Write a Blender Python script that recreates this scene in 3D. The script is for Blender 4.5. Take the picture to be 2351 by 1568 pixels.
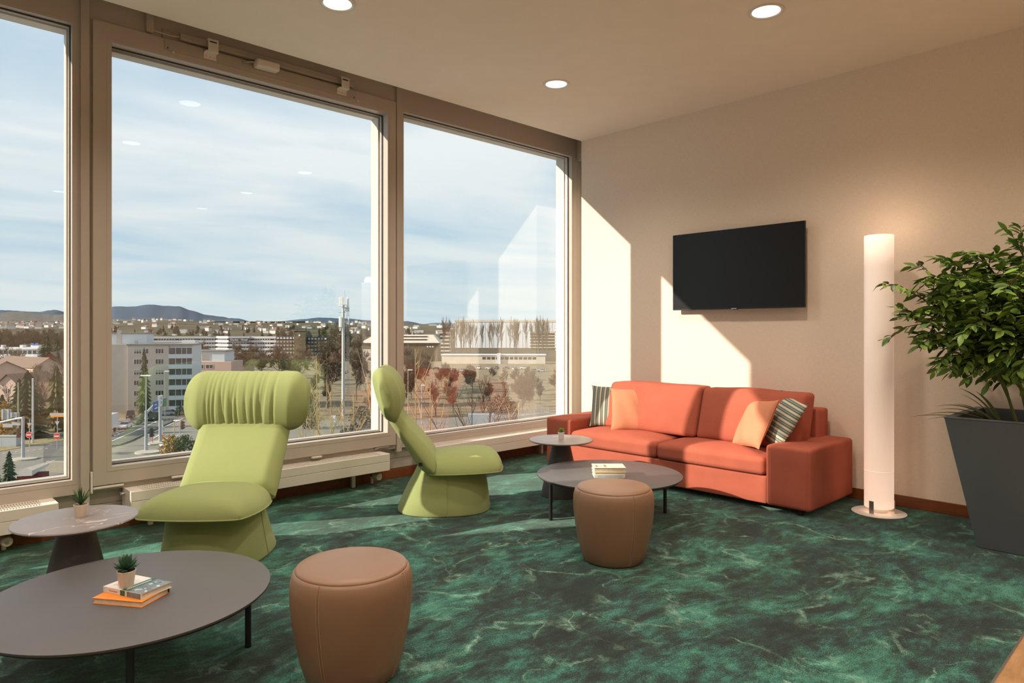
import bpy, math, random
from mathutils import Vector, Matrix, noise as mnoise
for o in list(bpy.data.objects): bpy.data.objects.remove(o)
scene = bpy.context.scene
COL = scene.collection
R = math.radians
# ------------------------------------------------------------------ camera
FPX, CX, HY, CAMH, ANG = 1567.0, 1175.5, 757.0, 1.3, R(43.9)
CF = Vector((math.sin(ANG), math.cos(ANG), 0)); CR = Vector((math.cos(ANG), -math.sin(ANG), 0))
CC = Vector((0, 0, CAMH))
cam_data = bpy.data.cameras.new('camera'); cam = bpy.data.objects.new('camera', cam_data); COL.objects.link(cam)
cam.location = CC; cam.rotation_euler = (R(90), 0, -ANG)
cam_data.sensor_width = 36; cam_data.lens = 36 * FPX / 2351
cam_data.shift_y = -(784 - HY) / 2351
cam_data.clip_start = 0.05; cam_data.clip_end = 60000
scene.camera = cam
def ray(px, py): return CF + CR * ((px - CX) / FPX) + Vector((0, 0, (HY - py) / FPX))
def atz(px, py, z):
    d = ray(px, py); return CC + d * ((z - CAMH) / d.z)
def atd(px, py, depth): return CC + ray(px, py) * depth
# ------------------------------------------------------------------ view
vs = scene.view_settings
vs.view_transform = 'Standard'; vs.look = 'None'; vs.gamma = 1; vs.exposure = 1.12; vs.use_curve_mapping = False
# ------------------------------------------------------------------ sun
sd = bpy.data.lights.new('sun', 'SUN'); sun = bpy.data.objects.new('sun', sd); COL.objects.link(sun)
sd.energy = 4.1; sd.angle = R(0.55); sd.color = (1.0, 0.85, 0.72)
sun.rotation_euler = Vector((1.0, -0.55, -0.49)).to_track_quat('-Z', 'Y').to_euler()
sun.location = (-6, 12, 9)
# ------------------------------------------------------------------ sky
world = bpy.data.worlds.new('sky'); scene.world = world; world.use_nodes = True
wn = world.node_tree.nodes; wl = world.node_tree.links; wn.clear()
def wnode(t, **k):
    n = wn.new(t)
    for a, b in k.items(): setattr(n, a, b)
    return n
tc = wnode('ShaderNodeTexCoord'); sep = wnode('ShaderNodeSeparateXYZ'); wl.new(tc.outputs['Generated'], sep.inputs[0])
def wmath(op, a, b=None):
    n = wnode('ShaderNodeMath', operation=op)
    for i, v in enumerate((a, b)):
        if v is None: continue
        if isinstance(v, (int, float)): n.inputs[i].default_value = v
        else: wl.new(v, n.inputs[i])
    return n.outputs[0]
zc = wmath('MAXIMUM', sep.outputs[2], 0.0)
den = wmath('ADD', zc, 0.09)
comb = wnode('ShaderNodeCombineXYZ')
wl.new(wmath('DIVIDE', sep.outputs[0], den), comb.inputs[0]); wl.new(wmath('DIVIDE', sep.outputs[1], den), comb.inputs[1])
mp = wnode('ShaderNodeMapping'); wl.new(comb.outputs[0], mp.inputs[0])
mp.inputs['Rotation'].default_value = (0, 0, R(35)); mp.inputs['Scale'].default_value = (0.42, 0.75, 1); mp.inputs['Location'].default_value = (3.1, 1.7, 0)
n1 = wnode('ShaderNodeTexNoise'); n1.inputs['Scale'].default_value = 1.25; n1.inputs['Detail'].default_value = 9; n1.inputs['Roughness'].default_value = 0.56; n1.inputs['Distortion'].default_value = 0.5
wl.new(mp.outputs[0], n1.inputs['Vector'])
cr = wnode('ShaderNodeValToRGB'); wl.new(n1.outputs['Fac'], cr.inputs[0])
cr.color_ramp.elements[0].position = 0.33; cr.color_ramp.elements[0].color = (0, 0, 0, 1)
cr.color_ramp.elements[1].position = 0.60; cr.color_ramp.elements[1].color = (1, 1, 1, 1)
grad = wnode('ShaderNodeValToRGB'); wl.new(zc, grad.inputs[0])
ge = grad.color_ramp.elements
ge[0].position = 0.0; ge[0].color = (0.52, 0.65, 0.72, 1)
ge[1].position = 0.5; ge[1].color = (0.30, 0.45, 0.66, 1)
e = ge.new(0.16); e.color = (0.42, 0.58, 0.71, 1)
cloud = wnode('ShaderNodeValToRGB'); wl.new(zc, cloud.inputs[0])
cloud.color_ramp.elements[0].color = (0.60, 0.68, 0.71, 1); cloud.color_ramp.elements[1].color = (0.74, 0.79, 0.83, 1); cloud.color_ramp.elements[1].position = 0.25
mixc = wnode('ShaderNodeMix', data_type='RGBA')
wl.new(cr.outputs[0], mixc.inputs[0]); wl.new(grad.outputs[0], mixc.inputs[6]); wl.new(cloud.outputs[0], mixc.inputs[7])
bg = wnode('ShaderNodeBackground'); wl.new(mixc.outputs[2], bg.inputs[0]); bg.inputs[1].default_value = 0.585
wo = wnode('ShaderNodeOutputWorld'); wl.new(bg.outputs[0], wo.inputs[0])

# ================================================================== helpers
random.seed(7)
SPOTS = []
def free(p, r):
    for (x, y, q) in SPOTS:
        if abs(x-p.x) < q+r and abs(y-p.y) < q+r: return False
    SPOTS.append((p.x, p.y, r)); return True
def tag(o, label=None, cat=None, group=None, kind=None):
    if label: o['label'] = label
    if cat: o['category'] = cat
    if group: o['group'] = group
    if kind: o['kind'] = kind
    return o
def empty(name, loc=(0, 0, 0), rz=0, label=None, cat=None, group=None, kind=None, parent=None):
    o = bpy.data.objects.new(name, None); COL.objects.link(o); o.empty_display_size = 0.1
    o.location = loc; o.rotation_euler = (0, 0, rz)
    if parent: o.parent = parent
    return tag(o, label, cat, group, kind)
def link_mesh(name, me, parent=None, loc=None, rot=None, scale=None):
    o = bpy.data.objects.new(name, me); COL.objects.link(o)
    if parent: o.parent = parent
    if loc is not None: o.location = loc
    if rot is not None: o.rotation_euler = rot
    if scale is not None: o.scale = scale if hasattr(scale, '__len__') else (scale,) * 3
    return o
def copy_tree(o, parent=None):
    c = o.copy(); COL.objects.link(c); c.parent = parent
    for ch in list(o.children): copy_tree(ch, c)
    return c
class MB:
    def __init__(s): s.v = []; s.f = []
    def add(s, vs, fs, m=None):
        b = len(s.v)
        s.v += [tuple(m @ Vector(p)) if m else tuple(p) for p in vs]
        s.f += [tuple(b + i for i in f) for f in fs]; return s
    def box(s, x0, x1, y0, y1, z0, z1, m=None):
        return s.add([(x0,y0,z0),(x1,y0,z0),(x1,y1,z0),(x0,y1,z0),(x0,y0,z1),(x1,y0,z1),(x1,y1,z1),(x0,y1,z1)],
                     [(0,3,2,1),(4,5,6,7),(0,1,5,4),(1,2,6,5),(2,3,7,6),(3,0,4,7)], m)
    def cbox(s, c, d, rz=0):
        m = Matrix.Translation(c) @ Matrix.Rotation(rz, 4, 'Z')
        return s.box(-d[0]/2, d[0]/2, -d[1]/2, d[1]/2, -d[2]/2, d[2]/2, m)
    def tube(s, pts, r, n=8, cap=True):
        pts = [Vector(p) for p in pts]; k = len(pts)
        rs = r if hasattr(r, '__len__') else [r] * k
        up = None; rings = []
        for i, p in enumerate(pts):
            t = (pts[min(i+1, k-1)] - pts[max(i-1, 0)]).normalized()
            if up is None: up = Vector((0, 0, 1)) if abs(t.z) < 0.9 else Vector((1, 0, 0))
            a = t.cross(up)
            if a.length < 1e-6: a = t.orthogonal()
            a.normalize(); b = a.cross(t); up = b
            rings.append([p + (a * math.cos(2*math.pi*j/n) + b * math.sin(2*math.pi*j/n)) * rs[i] for j in range(n)])
        vs = [v for q in rings for v in q]; fs = []
        for i in range(k-1):
            for j in range(n): fs.append((i*n+j, i*n+(j+1) % n, (i+1)*n+(j+1) % n, (i+1)*n+j))
        if cap: fs += [tuple(range(n))[::-1], tuple((k-1)*n + j for j in range(n))]
        return s.add(vs, fs)
    def lathe(s, prof, n=32, c=(0, 0, 0), sx=1, sy=1, cap=True):
        k = len(prof)
        vs = [(c[0]+r*sx*math.cos(2*math.pi*j/n), c[1]+r*sy*math.sin(2*math.pi*j/n), c[2]+z) for r, z in prof for j in range(n)]
        fs = [(i*n+j, i*n+(j+1) % n, (i+1)*n+(j+1) % n, (i+1)*n+j) for i in range(k-1) for j in range(n)]
        if cap: fs += [tuple(range(n))[::-1], tuple((k-1)*n+j for j in range(n))]
        return s.add(vs, fs)
    def ring(s, o, i, y0, y1):      # mitred rectangular frame: o, i = (x0,x1,z0,z1)
        def q(r, y): return [(r[0], y, r[2]), (r[1], y, r[2]), (r[1], y, r[3]), (r[0], y, r[3])]
        vs = q(o, y0) + q(i, y0) + q(i, y1) + q(o, y1); fs = []
        for a in range(4):
            b = (a + 1) % 4
            fs += [(a, b, 4+b, 4+a), (4+a, 4+b, 8+b, 8+a), (8+a, 8+b, 12+b, 12+a), (12+a, 12+b, b, a)]
        return s.add(vs, fs)
    def prism(s, poly, z0, z1):
        n = len(poly)
        vs = [(p[0], p[1], z0) for p in poly] + [(p[0], p[1], z1) for p in poly]
        return s.add(vs, [tuple(range(n))[::-1], tuple(range(n, 2*n))] + [(i, (i+1) % n, n+(i+1) % n, n+i) for i in range(n)])
    def loft(s, secs, closed=True, cap=True):
        k = len(secs); n = len(secs[0]); vs = [p for q in secs for p in q]; fs = []
        for i in range(k-1):
            for j in range(n if closed else n-1): fs.append((i*n+j, i*n+(j+1) % n, (i+1)*n+(j+1) % n, (i+1)*n+j))
        if cap: fs += [tuple(range(n))[::-1], tuple((k-1)*n+j for j in range(n))]
        return s.add(vs, fs)
    def rbox(s, x0, x1, y0, y1, z0, z1, r=0.03, seg=3, mid=4, fn=None):
        c = Vector(((x0+x1)/2, (y0+y1)/2, (z0+z1)/2)); h = Vector(((x1-x0)/2, (y1-y0)/2, (z1-z0)/2))
        r = min(r, h.x*0.98, h.y*0.98, h.z*0.98)
        def ticks(hh):
            t = [-hh + r*(1-math.cos(math.pi/2*i/seg)) * 1.0 for i in range(seg)]
            inner = [-(hh-r) + 2*(hh-r)*i/mid for i in range(mid+1)]
            return t + inner + [-q for q in t[::-1]]
        T = [ticks(h.x), ticks(h.y), ticks(h.z)]; idx = {}; vs = []; fs = []
        def vert(p):
            key = tuple(round(q, 5) for q in p)
            if key not in idx:
                p = Vector(p); q = Vector([max(-(h[a]-r), min(h[a]-r, p[a])) for a in range(3)])
                d = p - q
                if d.length > 1e-9: p = q + d.normalized() * r
                if fn: p = fn(p, h)
                idx[key] = len(vs); vs.append(p + c)
            return idx[key]
        for ax in range(3):
            a, b = [(1, 2), (2, 0), (0, 1)][ax]
            for sg in (-1, 1):
                for i in range(len(T[a])-1):
                    for j in range(len(T[b])-1):
                        f = []
                        for (ii, jj) in ((i, j), (i+1, j), (i+1, j+1), (i, j+1)):
                            p = [0, 0, 0]; p[ax] = sg*h[ax]; p[a] = T[a][ii]; p[b] = T[b][jj]; f.append(vert(p))
                        fs.append(tuple(f if sg > 0 else f[::-1]))
        return s.add(vs, fs)
    def mesh(s, name, mat=None, smooth=False, ang=40):
        me = bpy.data.meshes.new(name); me.from_pydata(s.v, [], s.f)
        if mat: me.materials.append(mat)
        if smooth:
            me.polygons.foreach_set('use_smooth', [True] * len(me.polygons))
            me.update(); me.set_sharp_from_angle(angle=R(ang))
        me.update(); return me
    def build(s, name, mat=None, parent=None, smooth=False, ang=40, loc=None, rot=None):
        return link_mesh(name, s.mesh(name, mat, smooth, ang), parent, loc, rot)
# ------------------------------------------------------------------ materials
def srgb(r, g, b):
    f = lambda c: (c/12.92 if c <= 0.04045 else ((c+0.055)/1.055)**2.4)
    return (f(r/255), f(g/255), f(b/255), 1)
class NT:
    def __init__(s, name):
        s.m = bpy.data.materials.new(name); s.m.use_nodes = True; s.t = s.m.node_tree; s.n = s.t.nodes; s.l = s.t.links
        s.p = s.n['Principled BSDF']; s.out = s.n['Material Output']
    def node(s, t, ins=None, **k):
        n = s.n.new(t)
        for a, b in k.items(): setattr(n, a, b)
        for a, b in (ins or {}).items(): s.set(n.inputs[a], b)
        return n
    def set(s, sock, v):
        if isinstance(v, bpy.types.NodeSocket): s.l.new(v, sock)
        else: sock.default_value = v
    def math(s, op, a, b=0.0, c=0.0):
        n = s.node('ShaderNodeMath', operation=op)
        for i, v in enumerate((a, b, c)): s.set(n.inputs[i], v)
        return n.outputs[0]
    def noise(s, vec, scale, detail=3, rough=0.5, dist=0.0):
        return s.node('ShaderNodeTexNoise', {'Vector': vec, 'Scale': scale, 'Detail': detail, 'Roughness': rough, 'Distortion': dist}).outputs['Fac']
    def obj(s): return s.node('ShaderNodeTexCoord').outputs['Object']
    def ramp(s, fac, *stops):
        n = s.node('ShaderNodeValToRGB', {0: fac}); el = n.color_ramp.elements
        for i, (p, c) in enumerate(stops):
            c = c if hasattr(c, '__len__') else (c, c, c, 1)
            if i < 2: el[i].position = p; el[i].color = c
            else: e = el.new(p); e.color = c
        return n.outputs[0]
    def mix(s, f, a, b, bt='MIX'):
        n = s.node('ShaderNodeMix', data_type='RGBA', blend_type=bt); s.set(n.inputs[0], f); s.set(n.inputs[6], a); s.set(n.inputs[7], b); return n.outputs[2]
    def mapv(s, v, scale=(1, 1, 1), rot=(0, 0, 0), loc=(0, 0, 0)):
        return s.node('ShaderNodeMapping', {0: v, 'Scale': scale, 'Rotation': rot, 'Location': loc}).outputs[0]
    def bump(s, h, st=0.2, dist=0.01):
        s.l.new(s.node('ShaderNodeBump', {'Height': h, 'Strength': st, 'Distance': dist}).outputs[0], s.p.inputs['Normal'])
    def base(s, c): s.set(s.p.inputs['Base Color'], c)
    def done(s, rough=0.6, metal=0, spec=0.5, **k):
        s.p.inputs['Roughness'].default_value = rough; s.p.inputs['Metallic'].default_value = metal
        s.p.inputs['Specular IOR Level'].default_value = spec
        for a, b in k.items(): s.p.inputs[a.replace('_', ' ')].default_value = b
        return s.m
def pmat(name, col, rough=0.6, metal=0, spec=0.5, var=0.08, scale=6, bump=0, bscale=200, bdist=0.002, **k):
    t = NT(name); v = t.obj()
    lo = tuple(c*(1-var) for c in col[:3]) + (1,); hi = tuple(min(1, c*(1+var)) for c in col[:3]) + (1,)
    t.base(t.ramp(t.noise(v, scale, 4), (0.3, lo), (0.7, hi)))
    if bump: t.bump(t.noise(v, bscale, 2), bump, bdist)
    return t.done(rough, metal, spec, **k)
def fabric(name, col, sc=900, var=0.10, bump=0.25, fuzz=0.0, rough=0.95):
    t = NT(name); v = t.obj()
    a = t.noise(t.mapv(v, (1, 1, 1)), sc, 2, 0.6); b = t.noise(v, 5, 3)
    f = t.math('ADD', t.math('MULTIPLY', a, 0.75), t.math('MULTIPLY', b, 0.25))
    lo = tuple(c*(1-var) for c in col[:3]) + (1,); hi = tuple(min(1, c*(1+var)) for c in col[:3]) + (1,)
    t.base(t.ramp(f, (0.35, lo), (0.65, hi))); t.bump(a, bump, 0.001)
    m = t.done(rough, 0, 0.2)
    if fuzz: t.p.inputs['Sheen Weight'].default_value = fuzz; t.p.inputs['Sheen Roughness'].default_value = 0.5
    return m
# ================================================================== materials of the room
def mat_carpet():
    t = NT('carpet'); v = t.obj()
    w = t.node('ShaderNodeTexNoise', {'Vector': v, 'Scale': 1.3, 'Detail': 3}).outputs['Color']
    wv = t.node('ShaderNodeVectorMath', {0: w, 1: (0.30, 0.30, 0.0)}, operation='MULTIPLY').outputs[0]
    p = t.node('ShaderNodeVectorMath', {0: v, 1: wv}, operation='ADD').outputs[0]
    big = t.noise(t.mapv(p, (1, 1.5, 1), (0, 0, R(25))), 1.7, 9, 0.72, 0.15)
    med = t.noise(t.mapv(p, (1, 2.2, 1), (0, 0, R(20))), 9, 8, 0.75)
    grain = t.noise(t.mapv(v, (1, 1.8, 1), (0, 0, R(20))), 130, 3, 0.75)
    f = t.math('ADD', t.math('MULTIPLY', big, 0.66), t.math('ADD', t.math('MULTIPLY', med, 0.36), t.math('MULTIPLY', t.math('SUBTRACT', grain, 0.5), 0.42)))
    base = t.ramp(f, (0.43, (0.018, 0.016, 0.019, 1)), (0.508, (0.030, 0.040, 0.038, 1)), (0.556, (0.034, 0.125, 0.098, 1)), (0.70, (0.13, 0.36, 0.275, 1)))
    def veins(sc, width, off, det):
        n = t.noise(t.mapv(p, (1, 1, 1), (0, 0, R(off)), (off, off, 0)), sc, det, 0.5, 0.4)
        d = t.math('ABSOLUTE', t.math('SUBTRACT', n, 0.5))
        return t.ramp(d, (0.0, 1.0), (width, 0.0))
    msk = t.ramp(t.noise(v, 2.6, 3), (0.44, 0.0), (0.62, 1.0))
    msk2 = t.ramp(t.noise(t.mapv(v, loc=(7, 3, 0)), 4.5, 3), (0.46, 0.0), (0.64, 1.0))
    vv = t.math('ADD', t.math('MULTIPLY', t.node('ShaderNodeSeparateColor', {0: veins(1.3, 0.018, 31, 7)}).outputs[0], msk),
                t.math('MULTIPLY', t.node('ShaderNodeSeparateColor', {0: veins(2.6, 0.015, 77, 6)}).outputs[0], msk2))
    vv = t.math('MULTIPLY', vv, t.ramp(grain, (0.38, 0.25), (0.6, 1.0)))
    vv = t.math('MULTIPLY', vv, t.ramp(t.noise(v, 14, 4, 0.7), (0.38, 0.1), (0.60, 1.0)))
    vv = t.math('MINIMUM', t.math('MULTIPLY', vv, 0.72), 0.80)
    t.base(t.mix(vv, base, (0.36, 0.66, 0.50, 1)))
    t.bump(grain, 0.6, 0.004)
    t.p.inputs['Sheen Weight'].default_value = 0.45; t.p.inputs['Sheen Roughness'].default_value = 0.35; t.p.inputs['Sheen Tint'].default_value = (0.55, 0.95, 0.78, 1)
    return t.done(1.0, 0, 0.05)
def mat_wallpaper():
    t = NT('linen_wallpaper'); v = t.obj()
    a = t.noise(t.mapv(v, (1, 0.06, 1)), 420, 2); b = t.noise(t.mapv(v, (1, 1, 0.06)), 420, 2)
    f = t.math('MULTIPLY', t.math('ADD', a, b), 0.5)
    t.base(t.ramp(f, (0.36, (0.76, 0.645, 0.530, 1)), (0.64, (0.86, 0.740, 0.615, 1)))); t.bump(f, 0.25, 0.002)
    return t.done(0.9, 0, 0.2)
def mat_wood(name, c1, c2, sc=(1, 14, 14), rough=0.45):
    t = NT(name); v = t.obj()
    n = t.noise(t.mapv(v, sc), 2.2, 6, 0.6, 1.2)
    t.base(t.ramp(n, (0.3, c1), (0.7, c2))); t.bump(n, 0.08, 0.002)
    return t.done(rough)
def mat_glass():
    t = NT('window_glass'); t.n.remove(t.p)
    g = t.node('ShaderNodeNewGeometry')
    dt = t.node('ShaderNodeVectorMath', {0: g.outputs['Normal'], 1: g.outputs['Incoming']}, operation='DOT_PRODUCT').outputs['Value']
    k = t.math('POWER', t.math('SUBTRACT', 1.0, t.math('ABSOLUTE', dt)), 4.0)
    fac = t.math('MINIMUM', t.math('ADD', 0.080, t.math('MULTIPLY', k, 0.90)), 1.0)
    tr = t.node('ShaderNodeBsdfTransparent', {'Color': (0.985, 1.0, 0.99, 1)}); gl = t.node('ShaderNodeBsdfGlossy', {'Roughness': 0.0, 'Color': (1, 1, 1, 1)})
    mx = t.node('ShaderNodeMixShader', {0: fac, 1: tr.outputs[0], 2: gl.outputs[0]}); t.l.new(mx.outputs[0], t.out.inputs[0])
    return t.m
def mat_emit(name, col, st):
    t = NT(name); t.base((0.9, 0.9, 0.9, 1)); t.p.inputs['Emission Color'].default_value = col; t.p.inputs['Emission Strength'].default_value = st
    return t.done(0.4)
M = {}
M['carpet'] = mat_carpet(); M['wallpaper'] = mat_wallpaper(); M['glass'] = mat_glass()
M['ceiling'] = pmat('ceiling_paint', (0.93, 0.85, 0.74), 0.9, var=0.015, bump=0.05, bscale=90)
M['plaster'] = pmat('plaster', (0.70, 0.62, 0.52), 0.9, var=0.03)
M['frame'] = pmat('window_frame_paint', (0.50, 0.445, 0.39), 0.38, var=0.02)
M['gasket'] = pmat('rubber_gasket', (0.035, 0.03, 0.025), 0.6)
M['radiator'] = pmat('radiator_enamel', (0.80, 0.75, 0.68), 0.35, var=0.015)
M['concrete'] = pmat('facade_concrete', (0.52, 0.45, 0.36), 0.95, var=0.22, scale=60, bump=0.5, bscale=120, bdist=0.01)
M['basewood'] = mat_wood('baseboard_wood', (0.16, 0.045, 0.012, 1), (0.23, 0.07, 0.02, 1), (14, 1.2, 14))
M['oak'] = mat_wood('oak_plank', (0.33, 0.18, 0.075, 1), (0.48, 0.29, 0.14, 1), (2, 9, 9))
M['green'] = fabric('green_felt', (0.290, 0.345, 0.140), 500, 0.06, 0.10, 0.1)
M['coral'] = fabric('coral_weave', (0.415, 0.112, 0.070), 700, 0.20, 0.35)
M['peach'] = fabric('peach_weave', (0.60, 0.245, 0.140), 600, 0.22, 0.4)
M['leather'] = pmat('tan_leather', (0.245, 0.143, 0.085), 0.42, var=0.06, scale=5, bump=0.12, bscale=350, bdist=0.001)
M['thread'] = pmat('stitch_thread', (0.40, 0.27, 0.17), 0.8)
M['black'] = pmat('black_metal', (0.012, 0.012, 0.013), 0.45)
M['tabletop'] = pmat('grey_laminate', (0.104, 0.100, 0.102), 0.5, var=0.05, scale=3)
M['tableedge'] = pmat('dark_table_edge', (0.05, 0.043, 0.04), 0.6)
M['cone'] = pmat('grey_metal_cone', (0.050, 0.052, 0.056), 0.5, var=0.04)
M['tv'] = pmat('tv_bezel', (0.01, 0.01, 0.011), 0.35)
M['screen'] = pmat('tv_screen', (0.008, 0.008, 0.009), 0.28, spec=0.35, var=0)
M['steel'] = pmat('brushed_steel', (0.55, 0.52, 0.48), 0.35, 0.9, var=0.05)
M['alu'] = pmat('anodised_aluminium', (0.46, 0.41, 0.35), 0.5, 0.3, var=0.04)
M['planter'] = pmat('anthracite_planter', (0.105, 0.128, 0.150), 0.5, var=0.05, scale=3)
M['soil'] = pmat('dark_soil', (0.02, 0.016, 0.013), 0.95, var=0.4, scale=80)
M['bark'] = pmat('ficus_bark', (0.12, 0.075, 0.05), 0.9, var=0.3, scale=30, bump=0.6, bscale=60, bdist=0.01)
M['ceramic'] = pmat('cream_ceramic', (0.72, 0.64, 0.53), 0.4, var=0.02)
M['ceramicw'] = pmat('white_ceramic', (0.82, 0.80, 0.80), 0.35, var=0.02)
M['gravel'] = pmat('pot_gravel', (0.12, 0.10, 0.085), 0.9, var=0.6, scale=250)
M['paper'] = pmat('book_pages', (0.70, 0.60, 0.45), 0.9, var=0.08, scale=40)
M['orange'] = pmat('orange_cover', (0.80, 0.26, 0.03), 0.5, var=0.03)
M['whitecover'] = pmat('white_cover', (0.72, 0.70, 0.66), 0.4, var=0.04)
M['creamcover'] = pmat('cream_cover', (0.80, 0.74, 0.56), 0.5, var=0.04)
M['bluecover'] = pmat('pale_blue_cover', (0.50, 0.60, 0.62), 0.3, var=0.08, scale=25)
M['greycover'] = pmat('grey_print', (0.16, 0.20, 0.21), 0.4, var=0.3, scale=30)
M['teal'] = pmat('dark_green_print', (0.02, 0.11, 0.07), 0.4)
M['redprint'] = pmat('red_print', (0.50, 0.16, 0.09), 0.5)
M['blackprint'] = pmat('black_print', (0.03, 0.03, 0.03), 0.5)
M['valve'] = pmat('cream_plastic', (0.60, 0.54, 0.40), 0.5)
M['white'] = pmat('white_plastic', (0.78, 0.74, 0.68), 0.4, var=0.02)
def mat_leaf(name, c1, c2, trans=0.25):
    t = NT(name)
    rnd = t.node('ShaderNodeObjectInfo').outputs['Random']; geo = t.node('ShaderNodeNewGeometry').outputs['Random Per Island']
    f = t.math('FRACT', t.math('ADD', rnd, geo))
    t.base(t.ramp(f, (0.0, c1), (1.0, c2)))
    m = t.done(0.42, 0, 0.4); t.p.inputs['Transmission Weight'].default_value = 0.0
    t.p.inputs['Subsurface Weight'].default_value = 0.0
    return m
M['leaf'] = mat_leaf('ficus_leaf', (0.060, 0.120, 0.032, 1), (0.300, 0.480, 0.090, 1))
M['palm'] = mat_leaf('palm_leaf', (0.09, 0.12, 0.03, 1), (0.20, 0.24, 0.08, 1))
M['succ_dark'] = mat_leaf('succulent_dark', (0.018, 0.06, 0.035, 1), (0.04, 0.11, 0.06, 1))
M['succ_aloe'] = mat_leaf('succulent_aloe', (0.02, 0.07, 0.02, 1), (0.06, 0.15, 0.04, 1))
M['succ_lime'] = mat_leaf('succulent_lime', (0.10, 0.20, 0.012, 1), (0.20, 0.32, 0.03, 1))
def mat_marble(name, base, vein):
    t = NT(name); v = t.obj()
    n = t.noise(t.mapv(v, (1, 2.6, 1), (0, 0, R(38))), 2.6, 4, 0.5, 0.6)
    d = t.math('ABSOLUTE', t.math('SUBTRACT', n, 0.5)); vn = t.ramp(d, (0.0, 1.0), (0.010, 0.0))
    msk = t.ramp(t.noise(t.mapv(v, loc=(2, 5, 0)), 3.2, 2), (0.44, 0.0), (0.56, 1.0))
    cl = t.ramp(t.noise(v, 4, 5), (0.3, tuple(c*0.9 for c in base[:3]) + (1,)), (0.7, tuple(c*1.08 for c in base[:3]) + (1,)))
    t.base(t.mix(t.math('MULTIPLY', vn, t.math('MULTIPLY', msk, 0.75)), cl, vein)); return t.done(0.36)
M['marble'] = mat_marble('grey_marble', (0.255, 0.225, 0.215, 1), (0.80, 0.74, 0.70, 1))
def mat_stripe(name):
    t = NT(name); v = t.obj(); sx = t.node('ShaderNodeSeparateXYZ', {0: v}).outputs[0]
    ph = t.math('FRACT', t.math('MULTIPLY', sx, 24.0))
    c = t.ramp(ph, (0.0, (0.10, 0.12, 0.11, 1)), (0.18, (0.18, 0.22, 0.19, 1)), (0.30, (0.62, 0.58, 0.45, 1)), (0.55, (0.66, 0.62, 0.48, 1)), (0.62, (0.20, 0.25, 0.22, 1)), (0.78, (0.07, 0.08, 0.08, 1)), (0.9, (0.35, 0.38, 0.32, 1)))
    w = t.noise(v, 500, 2)
    t.base(t.mix(0.25, c, t.mix(1.0, c, t.ramp(w, (0.3, 0.5), (0.7, 1.0)), 'MULTIPLY'))); t.bump(w, 0.4, 0.001)
    return t.done(0.95, 0, 0.2)
M['stripe'] = mat_stripe('striped_weave')

# ================================================================== room shell
XW, YC, ZC, YF, YL = 5.55, 4.706, 3.30, 4.98, 5.03
XL, YB = -3.2, -3.2
def struct(o, label, cat): return tag(o, label, cat, kind='structure')
fl = struct(MB().box(XL, 6.0, 0.585, 5.06, -0.2, 0).build('floor', M['carpet']), 'dark green marbled carpet with pale veins', 'carpet')
wf = struct(MB().box(XL, 6.0, YB, 0.585, -0.2, -0.010).build('floor', M['oak']), 'oak plank floor beyond the carpet edge', 'floor')
pk = []
for i in range(7):
    for j in range(4):
        x0 = 2.0 + i*0.58 + (j % 2)*0.29; y1 = 0.583 - j*0.145
        m = MB().rbox(x0+0.0008, x0+0.579, y1-0.144, y1, -0.012, 0.0, 0.002, 1, 1).build('plank', M['oak'], wf)
tr_ = struct(MB().box(XL, 6.0, 0.580, 0.588, -0.01, 0.003).build('trim_1', M['steel']), 'thin metal strip along the carpet edge', 'trim')
struct(MB().box(XL, XW + 0.35, YB, YC, ZC, 3.6).build('ceiling', M['ceiling']), 'plain beige ceiling with round recessed lights', 'ceiling')
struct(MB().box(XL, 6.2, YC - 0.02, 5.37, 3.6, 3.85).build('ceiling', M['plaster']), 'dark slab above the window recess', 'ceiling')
struct(MB().box(XW, XW + 0.33, YB, YC, 0, 3.6).build('wall_right', M['wallpaper']), 'beige linen papered wall behind the sofa', 'wall')
struct(MB().box(XW + 0.33, 6.2, YC - 0.3, 5.37, -0.2, 3.6).build('wall_right', M['plaster']), 'plaster return beside the window', 'wall')
struct(MB().box(XL - 0.2, XL, YB, 5.37, -0.2, 3.85).build('wall_left', M['wallpaper']), 'papered wall out of view on the window side', 'wall')
struct(MB().box(XL - 0.2, 6.2, YB - 0.2, YB, -0.2, 3.85).build('wall_back', M['wallpaper']), 'papered wall behind the viewer', 'wall')
# parapet under the windows, its boards, the pier beyond window_1, facade
wp = struct(MB().box(XL, 6.2, YL + 0.012, 5.37, -0.2, 0.268).build('wall_window', M['frame']), 'low white boarded wall under the windows', 'wall')
for (z0, z1) in ((0.085, 0.172), (0.174, 0.262)):
    MB().rbox(XL, 5.87, YL, YL + 0.014, z0, z1, 0.002, 1, 1).build('board', M['frame'], wp)
struct(MB().box(XL, -0.92, 4.99, 5.37, 0.268, 3.6).build('wall_window', M['plaster']), 'solid pier beside the first window', 'wall')
struct(MB().box(XL, 6.2, 5.22, 5.37, 3.30, 3.85).build('wall_window', M['concrete']), 'rough concrete lintel outside above the windows', 'lintel')
struct(MB().box(-0.95, 5.9, 5.02, 5.22, 3.47, 3.6).build('wall_window', M['plaster']), 'closing panel above the window frames', 'panel')
struct(MB().box(-0.95, 6.2, 5.16, 5.45, 0.262, 0.290).build('trim_2', M['steel']), 'metal sill outside the windows', 'sill')
struct(MB().rbox(XW - 0.013, XW, YB, YC, 0, 0.083, 0.003, 1, 1).build('baseboard_right', M['basewood']), 'reddish brown wooden skirting below the papered wall', 'baseboard')
struct(MB().rbox(XL, 5.87, YL - 0.011, YL + 0.012, 0, 0.080, 0.003, 1, 1).build('baseboard_window', M['basewood']), 'reddish brown wooden skirting under the radiators', 'baseboard')

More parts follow.
